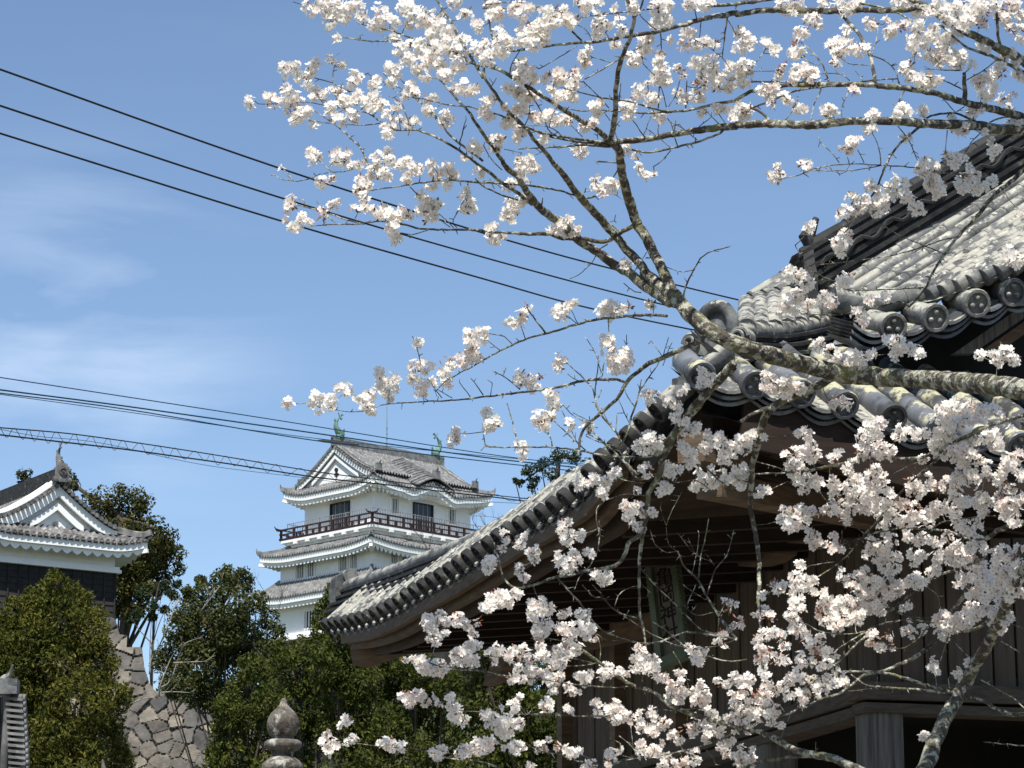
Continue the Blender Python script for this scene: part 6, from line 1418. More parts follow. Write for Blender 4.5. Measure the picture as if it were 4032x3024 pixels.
CL1 = """
A 730,60,85 830,40,90 930,50,80 1010,110,90 1100,80,90 1170,150,60 900,190,70 930,330,42 1310,110,75 1290,210,75 1400,180,80 1560,80,90 1650,140,90 1720,200,90 1560,190,70 1800,150,80 1850,260,90 1930,300,70 1780,320,80 1960,20,70 2060,140,55 2180,220,60 1450,330,50 1480,420,60 1580,420,80 1700,420,80 1800,420,80 1900,400,80 2000,420,80 2030,350,60 1560,520,60 1660,560,80 1760,540,80 1850,560,80 1720,660,50 1650,640,50 1900,640,70 2000,560,70 2060,760,70 2140,780,50 1980,760,50 2150,440,60 500,600,60 570,570,55 600,660,50 720,590,60 760,540,40 700,640,45 890,510,48 970,560,40 680,750,50 760,780,50 830,820,60 900,800,40 980,800,40 740,850,45 500,760,55 540,830,75 600,880,70 360,830,50 390,890,55 460,890,50 180,880,48 190,930,45 540,980,55 620,1000,70 690,980,50 570,1050,40 740,1090,40 890,930,50 900,1000,50 960,1040,60 1060,900,70 1000,880,50 1130,850,60 1060,1010,55 1110,1030,40 1220,870,60 1290,850,60 1340,920,55 1250,940,50 1200,900,50 1400,1000,50 1100,640,45 1070,720,50 1140,690,40 1260,740,50 1290,700,40 1400,600,50 1440,650,50 1430,720,45 1470,590,35 1580,740,45 1620,800,40 1540,830,40 1460,920,45 1740,860,35 1780,850,30 1720,960,45 1760,970,35 1890,1030,65 1920,1060,50 1510,1050,40 1560,1090,45 1640,1050,30 1370,1100,45 1390,1170,55 1440,1100,40 730,1330,50 720,1400,45 790,1350,30 930,1330,45 920,1400,50 1000,1400,55 1050,1350,40 1080,1450,50 1150,1430,45 470,1465,20 820,1590,55 890,1560,30 1310,1400,70 1380,1330,45 1420,1400,50 1280,1500,70 1350,1520,60 1200,1600,60 1140,1570,40 1130,1640,40 1500,1430,50 1560,1420,50 1600,1480,60 1540,1550,55 1660,1480,50 1760,1420,40 1820,1500,60 1900,1470,55 1950,1530,50 1780,1600,60 1900,1620,40 2150,1260,60 2160,1330,45 2050,1370,40 2180,1500,45
B 60,60,50 100,140,70 130,300,70 200,340,60 60,400,80 150,440,80 60,500,70 220,420,45 150,110,50 100,40,60 290,80,70 340,130,60 400,60,50 560,100,60 620,110,50 640,200,40 700,90,40 740,160,50 780,210,40 820,160,32 500,200,40 570,180,50 360,290,75 450,270,80 520,270,70 430,370,70 520,350,60 340,350,50 350,540,40 340,610,80 400,640,80 330,670,60 430,680,55 830,10,45 900,80,50 900,30,40 980,30,50 1010,210,70 1080,210,50 1010,270,60 1030,130,40 1160,70,32 1200,180,35 1290,40,60 1340,80,40 1190,280,50 1230,270,30 1150,390,30 1190,400,25 890,500,50 900,560,45 930,430,30 860,480,30 1540,50,80 1600,60,60 1550,140,70 1600,190,60 1800,20,60 1900,20,70 1960,30,60 1500,210,50 1760,270,60 1820,290,40 1400,360,50 1450,340,50 1390,430,50 1440,440,40 1340,530,55 1280,490,35 1280,560,30 1640,350,30 1750,400,60b 1860,390,50 1960,370,60 2030,380,40 1540,480,60b 1540,550,50 1580,620,70 1530,660,60 1600,690,60 1860,540,60 1940,540,60 2010,530,60 1900,610,60 2000,600,60 1700,610,40 1740,640,40 1950,680,50 1870,760,60b 1920,740,60b 2050,700,60 2110,660,60 2160,600,60 2180,700,60 2050,760,60 2150,760,50 1360,760,45 1330,830,35 1440,740,30 1470,870,50 1510,850,40 1440,810,30 1360,820,30 1700,800,40 1720,870,45 1780,850,40 1850,850,50 1900,850,40 650,640,50 700,680,50 560,680,50b 800,640,50b 830,680,45 760,740,45 640,700,40 800,760,35 240,780,50 300,780,40 330,830,60 400,830,55 460,840,40 580,780,40 640,860,50 700,830,50 760,830,50 800,840,40 40,900,60 30,980,60 100,860,30 60,1030,40 190,940,25 330,930,50 360,980,45 280,960,45 230,1050,50 260,1000,40 450,1010,40 500,1020,50 560,1000,50 620,980,40 620,1050,50 700,1040,50 760,1060,40 200,1080,40 310,1140,45 360,1140,40 960,930,50 1010,910,50 1000,970,40 1240,930,50 1300,940,50 1250,990,50 1310,990,40 1560,1010,50 1500,1010,30 950,1070,40 880,1110,45 1920,980,40 2040,940,50 2120,950,40 2190,1020,40 120,1210,60 120,1270,50 170,1220,30 530,1210,50 290,1200,45 820,1300,50 870,1310,40 840,1350,40 1250,1280,35 1250,1330,35 1340,1350,35 320,1400,50 390,1420,70 460,1460,50 330,1480,50 450,1500,40 350,1570,50 230,1610,55 980,1550,30 1000,1620,50 1100,1600,60 1150,1610,45 1050,1650,50 1360,1450,35 1380,1500,30 1440,1540,40 1490,1530,30
C 350,20,50 400,60,60 450,20,60 430,100,30 490,70,40 560,140,40 610,150,50 620,190,40 600,100,30 660,40,40 780,40,60 850,40,70 900,30,60 820,100,45 940,20,40 30,240,40 60,300,60 30,370,60 110,330,40 90,370,30 220,340,45 240,330,30 290,390,45 500,240,45 470,280,35 530,250,30 450,330,30b 430,400,40 500,410,40 460,430,30 370,520,35b 330,590,35 330,550,30b 460,540,50 520,530,60 580,570,60 510,610,60 440,610,45 600,620,40 50,500,60 30,560,60 80,560,50 60,640,50 110,500,30 200,700,50 260,690,60 330,720,60 250,740,50 380,750,50 270,800,30 480,840,40 510,840,30 450,810,25b 30,830,60 80,850,50 60,900,45 700,860,50 740,850,40 700,890,30 1040,890,50 1080,890,30 1010,990,50 1050,990,30 1260,840,50 1310,860,50 1230,880,45 1420,860,40 1440,840,30 850,220,35 850,290,50 800,310,45 740,350,50 760,400,50 880,340,45 950,390,45 820,400,40 720,350,35 990,360,35 750,470,30b 780,490,20 900,380,30 1030,150,45 1040,200,40 1150,160,30 1180,230,50 1180,270,35 1250,210,45b 1300,180,35 1370,430,35 1290,530,45 1310,580,50 1380,600,60 1340,500,40b 1440,640,50 1500,640,50 1550,620,40 1490,580,35 1420,660,30 900,690,35b 920,700,30 870,670,25 1400,230,60 1360,300,50 1430,320,60 1500,260,40 1520,220,45 1400,180,40 1360,350,45 1600,250,50 1640,280,50 1560,330,50 1640,330,50 1700,240,45 1520,430,60 1600,430,60 1680,430,60 1740,440,50 1560,480,40 1660,480,40 1720,500,40 1600,380,50 1480,420,40 1800,500,35 1240,20,45 1320,20,50 1400,90,60 1470,100,50 1560,40,60 1600,100,60 1680,60,60 1700,130,60 1780,60,60 1780,160,60 1830,110,50 1880,50,60 1900,100,50b 1880,190,50b 1960,40,50 1740,190,50 1650,180,50 1860,30,50 2050,60,60 2110,50,50b 2150,40,60 2100,130,60 2180,110,50 2060,150,50 2110,220,50b 2180,220,40 2190,300,40 2000,110,40 1930,390,40 1880,350,40 1880,610,50b 1920,580,50 1850,640,50 1960,640,50 2040,560,50b 2020,510,40 1980,580,40 2150,560,40 2180,600,40 1880,730,50 1940,740,50 2040,760,40 2110,740,40 1840,850,50 1800,860,35 2100,820,30 1660,930,40 1680,980,45 1740,980,45 1760,1000,35 1720,1020,30 1900,1020,30 1960,1080,30 2120,960,50 2180,970,50 880,1100,45 920,1080,40 870,1140,35 810,1140,20b 320,1280,30 280,1330,35 300,1370,40 340,1330,25b 540,1250,35 530,1300,30 500,1270,25b 1280,1070,30 1320,1050,25 1440,1250,50 1420,1300,45 1480,1300,50 1520,1260,40 1450,1340,35 1530,1380,50 1490,1430,55 1550,1440,50 1550,1490,45 1580,1420,35 1480,1390,30 1630,1210,45 1680,1200,30 1700,1250,45 1750,1220,30 1800,1300,40 1740,1380,50 1700,1430,40 1740,1460,45 1800,1360,50 1840,1350,40 1860,1430,50 1900,1440,45 1960,1400,45 1840,1470,40 1970,1150,45 2010,1140,35 1980,1200,30 1040,1430,50 1060,1460,40 1220,1390,45 1290,1400,40 1180,1440,50 1220,1480,50 1300,1500,50 1380,1590,50 1400,1620,45 900,1520,50 960,1560,60 920,1600,55 1000,1540,50 1080,1560,50 1120,1520,45 1120,1600,50 1060,1620,50 830,1630,55 780,1650,30 1330,1530,40 2190,1620,40 2100,400,40 2150,480,40 2060,450,35
D 530,310,50 540,370,45 560,350,40b 500,480,30 590,510,55 650,470,50 700,500,45 560,540,45 820,440,45b 900,360,45 940,330,35 820,400,35b 1130,130,30 1150,220,60 1190,280,50 1100,370,35 1180,370,40 1260,400,45 1360,390,55 1400,440,55 1480,400,55 1500,450,60 1560,440,45 1400,520,50 1430,560,60 1440,630,50 1480,620,40 1310,430,40 1680,260,45 1720,340,70 1790,360,60 1760,430,60 1680,400,50 1730,480,40 1820,330,40 2080,230,50 2100,350,60 2050,400,45 2130,380,40 2070,290,45 1650,1550,45 2110,1500,50 2120,1590,50 2180,1450,40 2150,1630,40
E 250,330,60 330,310,60 370,290,45 290,380,50 210,440,50 250,460,50 200,420,30 70,540,45 60,600,45 120,640,50 100,660,40 170,620,35 680,500,60 760,490,55 740,570,60 830,550,50 650,560,40 590,555,35 800,600,40 1050,240,45 1130,200,40 1250,870,45 1280,860,30 1450,1210,30 1490,1220,35 250,1360,45 340,1310,50 350,1360,45 290,1380,40 640,1270,55 700,1240,55 760,1230,45 680,1320,50 800,1190,30 1040,1270,60 1100,1240,60 1160,1250,55 1100,1310,50 1220,1260,45 1280,1240,40b
K 50,675,35 190,650,45 220,690,40 280,650,35 280,690,30 330,590,30 365,600,35 450,650,40 480,690,35 500,620,35 545,510,30 560,560,45 610,550,45 600,600,45 590,640,35 500,710,30 740,480,40 790,480,45 720,540,40 770,570,50 780,620,35 830,560,30 755,345,30 900,500,40 930,480,40 910,560,35 1000,440,40 1050,390,40 1040,440,35 1090,430,25 1040,300,35 1040,340,30 1110,285,35 1110,330,30 1525,440,40 1520,490,25 1340,550,50 1380,580,40 1310,530,35 1500,660,45 1480,630,35 1420,760,50 1470,740,35 1440,800,35 1130,740,40 1170,780,45 1140,800,40 960,840,45 950,880,40 1330,910,40 1325,955,35 1580,790,35 1680,800,35 1790,340,50 1840,420,60 1880,450,50 1830,480,40 1800,390,45 1890,400,30 930,430,22b 1350,150,22b 1420,530,22b
F 1430,450,50 1500,440,50 1450,500,45 1630,500,50 1680,520,50 1690,590,45 1730,430,40 1760,400,35 1920,270,50 1990,290,45 1910,340,45 1980,350,30 1670,660,40 1730,740,60 1790,770,55 1860,740,45 1750,690,45 1450,830,60 1380,880,50 1540,860,60 1480,900,50 1560,900,45 1400,930,45 1350,900,30 1440,790,40 1760,910,55 1800,950,55 1740,900,40 1790,1000,40 1960,800,40 2050,820,50 2010,860,50 2090,860,40 1930,910,45 1960,930,35 2100,950,50 2170,920,60 2150,1000,60 2090,1000,40 1620,1070,50 1650,1090,40 1610,1130,45 1640,1150,35 1800,1060,50 1860,1050,35 1720,1100,30 2080,1130,40 2110,1190,45 2190,1150,40 1880,1130,40 1950,1210,60 2010,1230,50 1880,1220,45 1840,1270,45 1930,1180,40 2000,1110,30 1580,1260,60 1620,1250,40 1550,1290,45 1390,1100,35 1430,1090,45 1440,1160,35 840,1190,50 860,1250,50 930,1210,50 1000,1190,50 1060,1250,50 1080,1190,40 1020,1300,40 960,1170,40 1150,1130,45 1180,1160,35 1340,1290,30 1050,1330,25 1250,1440,60 1300,1470,60 1350,1430,45 1260,1500,45 1390,1480,40 1370,1590,50 1310,1590,40 1480,1470,35 700,1570,45 750,1560,35 680,1620,40
M 900,390,45 940,430,40 980,460,45 920,530,40 850,560,50 900,580,45 830,600,40 980,570,40 1190,440,45 1230,430,35 1080,540,40 1120,560,40 1270,630,50 1300,670,35 1160,230,45 1190,190,45 1170,270,40 990,130,35 1050,810,40 1100,840,40 1140,870,35 1240,870,45 1280,920,45 1220,910,35 1340,860,35 1440,780,45 1500,800,50 1560,830,45 1620,840,40 1480,850,40 760,990,40 800,1020,45 860,1030,40 900,1050,35 1960,860,30 2040,860,35 2110,850,40 2150,890,40 2120,300,50 2180,330,45 1420,540,35 1340,550,35 2060,900,30
"""
CL2 = """
G 700,80,40 730,170,50 760,110,40 840,130,45 870,110,30 190,110,35 200,160,35 180,240,20 330,200,45 370,150,35 290,200,35 50,370,60 90,340,40 60,430,45 420,290,45 460,330,45 480,250,30 330,450,45 320,400,30 360,490,35 670,290,35 680,350,50 750,370,50 790,290,40 820,350,45 780,410,45 700,410,45 900,270,30 940,300,30 980,480,50 1040,480,50 1090,470,45 1050,530,45 1120,550,20 60,720,70 130,700,60 200,670,60 130,640,50 230,710,45 60,770,50 270,640,40 320,650,35 30,750,50 440,730,50 490,710,50 440,790,50 520,780,45 590,760,45 590,810,40 430,860,50 480,880,60 560,900,50 470,950,55 540,970,50 490,1030,50 500,1080,45 690,820,40 740,790,30 850,810,45 910,820,40 880,870,45 690,920,50 760,930,60 700,980,50 840,940,60 920,950,55 960,940,35 900,1000,40 970,1020,40b 740,1010,40 780,1050,60 840,1110,50 730,1100,60 650,1130,50 620,1190,60 700,1180,60 760,1150,50 620,1240,40 700,1240,50 540,1180,50 500,1180,40 820,1140,40 130,1100,50 60,1140,35 120,1160,50 200,1170,50 280,1120,50 350,1120,45 330,1170,40 230,1210,35 400,1170,45 410,1220,40 110,1250,35b 290,1300,50 270,1370,50 330,1380,45 400,1320,50 450,1310,55 440,1370,50 500,1340,45 310,1260,30 570,1320,40 560,1390,45 620,1440,50 600,1480,35 680,1360,40 640,1390,40 750,1440,40 770,1490,45b 820,1500,35 890,1360,50 930,1340,45 850,1350,45 900,1410,45 820,1350,30 1060,1290,50 1090,1330,50 1040,1340,45 1110,1290,35 1190,1310,40 1230,1340,35 1270,1330,30 1370,1120,50 1340,1180,50 1410,1190,50 1380,1240,50 1360,1290,50 1470,1200,45 1460,1260,50 1520,1260,45 1500,1320,40 1430,1290,45 1330,1270,35 1800,1100,45 1860,1150,55 1920,1150,45 1860,1210,50 1900,1230,40 2080,980,50b 2050,1060,35 2110,1100,20 2160,940,20 2190,730,25 2120,700,30 2140,780,25b 2200,890,25 1520,1370,50 1590,1370,45 1640,1400,30 1740,1330,40 1700,1320,25 1720,1400,30 1650,1480,50 1640,1540,45 1720,1470,50 1780,1500,50 1700,1570,50 1850,1480,45 1900,1470,50 1850,1560,50 1920,1590,60 1960,1530,45 1900,1420,35 1980,1650,40 2050,1390,35 2110,1430,35 2170,1390,45 2200,1360,40 2170,1520,30 2190,1600,50
J 260,600,45 290,650,45 320,540,25 160,630,20 570,590,60 560,650,45 600,620,40 530,620,35 740,650,40 770,670,25 980,600,40 1010,670,45 1110,640,50 1100,690,45 1180,640,60 1210,700,55 1170,740,45 1150,590,35 1290,730,50 1370,760,50 1380,820,45 1470,800,55 1500,860,50 1430,850,40 1390,680,45 1480,680,50 1510,750,40 1600,760,50b 1550,810,40 30,680,50 30,740,50 100,740,60 190,730,55 260,770,60 320,770,50 140,810,55 220,840,50 180,870,40 120,790,50 40,920,55 90,950,50 60,1000,35 10,1010,30 230,980,50 290,960,50 280,1020,40 350,970,35 500,970,50 530,1000,35 570,910,15 660,970,40b 740,1010,50 780,1040,50 830,1010,40 1100,1040,50 1150,1020,50 1130,1090,40 1190,990,30 900,1140,50 960,1130,35 430,1150,40 1080,1140,50b 1380,940,40 1380,1000,55 1440,1020,60 1500,1010,50 1540,960,40 1390,1040,45 1590,1080,60 1640,1110,60 1720,1120,60 1800,1090,60 1860,1090,45 1850,1020,35 1560,1140,45 1660,880,45 1720,910,50 1650,860,40 1820,860,45 1780,800,50b 1860,740,50 1860,820,40 2000,680,60 1960,760,60 2040,800,70 1960,850,60 2110,770,50 2060,870,50 1950,920,40 2150,730,50 2180,650,45 2090,960,50 2150,930,45 2120,1020,50 2190,1040,40
H 240,30,50 320,60,50 400,50,55 480,50,50 380,100,40 790,160,60b 850,180,45 740,180,40 30,460,50 100,430,60 60,530,50 140,400,35 210,420,20 20,660,50 60,700,50 40,800,50 20,760,45 170,850,45 230,840,35 200,870,30 470,400,35 560,420,45 540,380,40 570,500,50 600,560,50 540,570,50 580,600,40 510,540,40 440,560,50 380,580,45 400,620,40 450,640,50 430,690,50 500,690,45 470,750,60 540,760,60 620,760,50 520,820,50 600,800,45 640,780,35 1030,340,50 1100,320,50 970,420,55 1060,400,55 1000,480,60 1080,430,45 960,540,55 1030,560,60 1100,530,60 1170,520,55 1190,560,35 960,590,35 790,540,35 750,600,40 720,580,30 850,670,40 890,620,25 1240,420,40 1260,360,30 1320,400,50 1400,420,50 1440,390,40 1600,230,70 1700,190,70 1720,260,70 1620,310,70 1800,190,60 1780,280,60 1880,240,60 1960,230,60 2020,260,45 1700,330,60 1600,380,60 1530,400,50 1650,420,50 1540,300,45 1900,200,45 1520,480,50 1600,460,50 1700,480,60 1780,450,60 1750,540,60 1680,560,60 1830,470,45 1810,560,50 1740,610,55 1520,540,45 1440,600,40 1590,560,40 1880,600,35 1920,420,50 1990,420,60 1960,480,50 2020,480,40 2110,360,30 1920,650,40 1800,680,60 1830,740,50 1740,700,60 1700,760,60 1680,830,60 1780,760,45 1690,900,55 1770,930,50 1680,1010,60 1700,960,45 2100,600,60 2170,590,60 2080,660,60 2150,680,45 2190,740,40 2040,720,50 2000,760,45 1940,740,35b 1920,690,35 1340,770,45 1340,830,50 1420,830,50 1450,800,35 1400,870,35 1470,740,35 1520,800,45 1570,820,40b 1600,760,40 740,780,50 760,840,45 830,820,40 850,720,40 740,750,25 920,760,50 960,820,60 1040,770,60 1110,760,60 1150,830,60 1080,860,60 900,850,55 940,920,50 1010,900,60 1190,900,50 1120,940,60 1060,1000,60 1030,960,50 1180,980,45 880,900,50 820,930,45 780,920,40b 890,970,50 930,990,40 1180,1040,45 1030,690,40 1080,670,35 700,990,50 760,1000,50 820,1030,45 860,1080,35 650,1020,35b 720,940,35 370,1000,55 360,1060,50 430,1010,50 500,1000,50 560,1010,50 450,1070,55 520,1060,50 400,1120,45 480,1120,45 590,1000,35 570,1150,40 600,1200,50 630,1230,45 590,1260,45 560,1200,35 740,1210,40 740,1290,45 790,1280,40 700,1260,30 1280,930,50b 1320,960,40b 1380,960,45b 1250,1060,55 1300,1080,45 1380,1040,60 1440,1040,60 1500,1010,60 1560,1000,55 1520,950,45 1460,1080,50 1110,1110,40 1160,1080,40 1380,1110,35 1610,980,40 1590,940,35 1880,870,50 1860,930,50 1900,980,60 1940,920,50 1880,1010,40 2050,880,45 2040,950,50 2110,930,60 2170,900,50 2090,1010,50 2140,1080,55 2080,820,45b 2120,830,40 2160,1000,45 2050,1020,45 1760,1120,60 1850,1100,50 1800,1170,50 1700,1100,40 1620,1200,45 1330,1190,50 1420,1210,50 1500,1230,45 1540,1240,35 1380,1230,35 1150,1200,45 1200,1240,60 1050,1250,60 1110,1280,60 1000,1330,45 1180,1320,60 1100,1350,60 1230,1350,50 1150,1410,60 1210,1430,50 1180,1470,45 1070,1300,50 1020,1290,40 1350,1330,40 1400,1350,50 1440,1330,35 1380,1400,40 1540,1340,50 1550,1370,40 1540,1450,55 1500,1470,45 1650,1300,60 1700,1270,50 1740,1340,60 1660,1370,50 1720,1410,50 1800,1280,50 1820,1340,45b 1880,1410,45 1860,1240,50 1900,1290,40 2010,1320,55 2060,1310,50 2010,1400,55 2090,1370,50 2140,1350,45b 2170,1290,35 2180,1410,50 1780,1400,40 1620,1340,40 1830,1460,50 1780,1520,50 1900,1500,60 2000,1480,60 2080,1470,60 2160,1480,60 1960,1560,60 2040,1540,50b 2120,1570,60 1850,1580,50 1700,1490,30 1690,1560,30 480,1430,50 460,1500,55 520,1520,50 470,1570,55 540,1590,45 590,1540,40 450,1620,45 300,1580,40b 330,1600,40 210,1650,25 600,1620,35 680,1630,35 990,1450,40 940,1490,40 870,1530,50 890,1580,50 960,1550,50 1020,1510,50 1080,1530,50 1100,1580,50 1170,1540,50 1060,1620,50 1190,1600,50 1250,1560,60 1230,1630,50 1340,1540,50 1400,1560,50 1450,1560,45 1390,1520,45 800,1460,20 790,1510,25
I 360,220,35 310,230,35 470,340,60 430,330,40 510,390,35 440,400,45 440,450,50 400,440,35 480,510,50 510,570,60 440,540,45 560,640,50 680,320,50 660,370,40 640,420,50b 720,380,50 790,340,60 860,320,60 930,350,50 740,440,50 700,490,50 800,380,50 880,420,60 940,440,60 1000,370,50 1070,380,50 1120,330,40 1050,310,50b 790,500,50 740,540,45 850,480,45 920,480,40 1010,300,50 1100,410,40 960,250,45 1280,390,30 1330,360,30 1050,260,40 1170,280,45 1230,270,50 1310,520,45 1350,560,40 1420,540,45 1290,560,30 1560,460,55 1620,430,60 1540,540,60 1600,580,50 1690,460,55 1650,520,60 1740,490,50 1790,480,50 1680,550,40 1780,520,35 1800,380,55 1870,370,60 1950,320,60 1830,430,50 1910,400,50 2030,370,60 2000,440,60 1990,500,50 2060,450,60 2030,540,45 2100,470,35 1780,200,50 1870,210,60 1950,180,60 2040,180,60 2120,200,60 1800,280,50 1860,280,45b 2000,250,50 2110,290,50 2170,260,45 1960,240,50 2170,150,60 2100,100,60 1040,590,45 1070,640,45b 1030,650,35 1110,690,35 1180,580,40b 1190,680,35b 240,450,60b 220,390,35 150,420,25 20,480,40b 50,520,25 220,580,50 290,560,50 330,590,40 160,620,40 200,700,50 250,730,50b 320,770,50b 370,670,35 180,770,45b 200,850,35 230,910,35 380,780,40 650,620,45 620,700,50b 700,720,50 740,740,40 660,750,40b 590,690,40 480,810,50 560,800,45 490,750,35 640,830,35 700,800,40 440,890,50 410,940,50 510,920,45 590,930,45 630,990,45 700,920,45 760,860,35 800,900,40 830,950,45 760,950,35 680,990,40 540,1040,45 520,1100,50 470,1050,40 620,1050,15 40,950,50 110,920,40 80,1000,40 20,1080,50 100,1120,60 60,1180,50 170,1050,50b 240,980,50 300,1010,50b 350,980,40 250,1070,50 200,1130,50 180,1200,50 260,1200,50 320,1160,45 40,1260,50b 110,1250,50 20,1310,45 80,1330,30 270,1270,40 340,1280,30 400,1050,40 1520,790,35 1510,850,40 1540,880,30 1700,870,40 1720,910,30 1780,800,35 1440,1370,35 1470,1390,25 30,1480,50 40,1560,55 110,1560,50 130,1460,20 90,1520,45
L 720,350,35 780,330,35 770,370,40 730,400,40 750,460,40 700,380,30 820,370,35 880,360,35 900,340,30 920,370,30 800,440,35 760,490,25 950,400,30 970,430,30 1000,370,25b 960,490,35 940,530,35 990,500,35 890,560,40 950,570,40 870,590,35 980,600,35 920,610,30 640,590,30 680,600,40 720,620,40 750,630,40 690,640,35 780,610,35b 800,650,30 580,590,12 640,790,35 680,790,35 650,830,35 600,820,35 570,800,30 700,830,25 770,800,25 780,840,20 840,810,25 860,850,30 890,870,20 880,910,35 900,940,35 930,930,25 850,920,20 240,940,30 220,960,25 260,930,20b 150,1060,35 180,1080,35 110,1050,30 130,1110,35 240,1060,30 280,1040,30 130,1010,20b 470,1070,35 520,1080,35 490,1100,30 560,1090,30 440,1070,20 750,1120,35 790,1120,35 770,1140,30 820,1120,20 910,1110,35 950,1120,40 990,1080,35 1010,1110,30 900,1130,30
"""
def parse_br(txt):
    o = []
    for ln in txt.strip().split('\n'):
        q = ln.split(); ox, oy, s = FR[q[0]]; w0, w1 = float(q[1]), float(q[-1])
        pts = [(ox + float(a) * s, oy + float(b) * s) for a, b in (t.split(',') for t in q[2:-1])]
        o.append((w0, w1, pts))
    return o
def parse_cl(txt):
    o = []
    for ln in txt.strip().split('\n'):
        q = ln.split(); ox, oy, s = FR[q[0]]
        for t in q[1:]:
            b = t.endswith('b'); x, y, r = (float(v) for v in t.rstrip('b').split(','))
            o.append((ox + x * s, oy + y * s, r * s, b))
    return o
def depth1(x, y): return 13.0 + 0.75 * math.sin(x / 620 + 1.0) * math.cos(y / 540) + 0.45 * math.sin(x / 250 + y / 330 + 2)
def depth2(x, y): return 14.1 + 0.55 * math.sin(x / 520 + 2.2) * math.cos(y / 470 + 1) + 0.4 * math.sin(x / 230 - y / 300)
_n1 = np.array([p for b in parse_br(BR1) for p in crs([Vector((x, y, 0)) for x, y in b[2]], 4)])[:, :2]
_n2 = np.array([p for b in parse_br(BR2) for p in crs([Vector((x, y, 0)) for x, y in b[2]], 4)])[:, :2]
ALLC = [[], []]
for c_ in parse_cl(CL1) + parse_cl(CL2):
    ALLC[0 if np.hypot(_n1[:, 0] - c_[0], _n1[:, 1] - c_[1]).min() <= np.hypot(_n2[:, 0] - c_[0], _n2[:, 1] - c_[1]).min() else 1].append(c_)
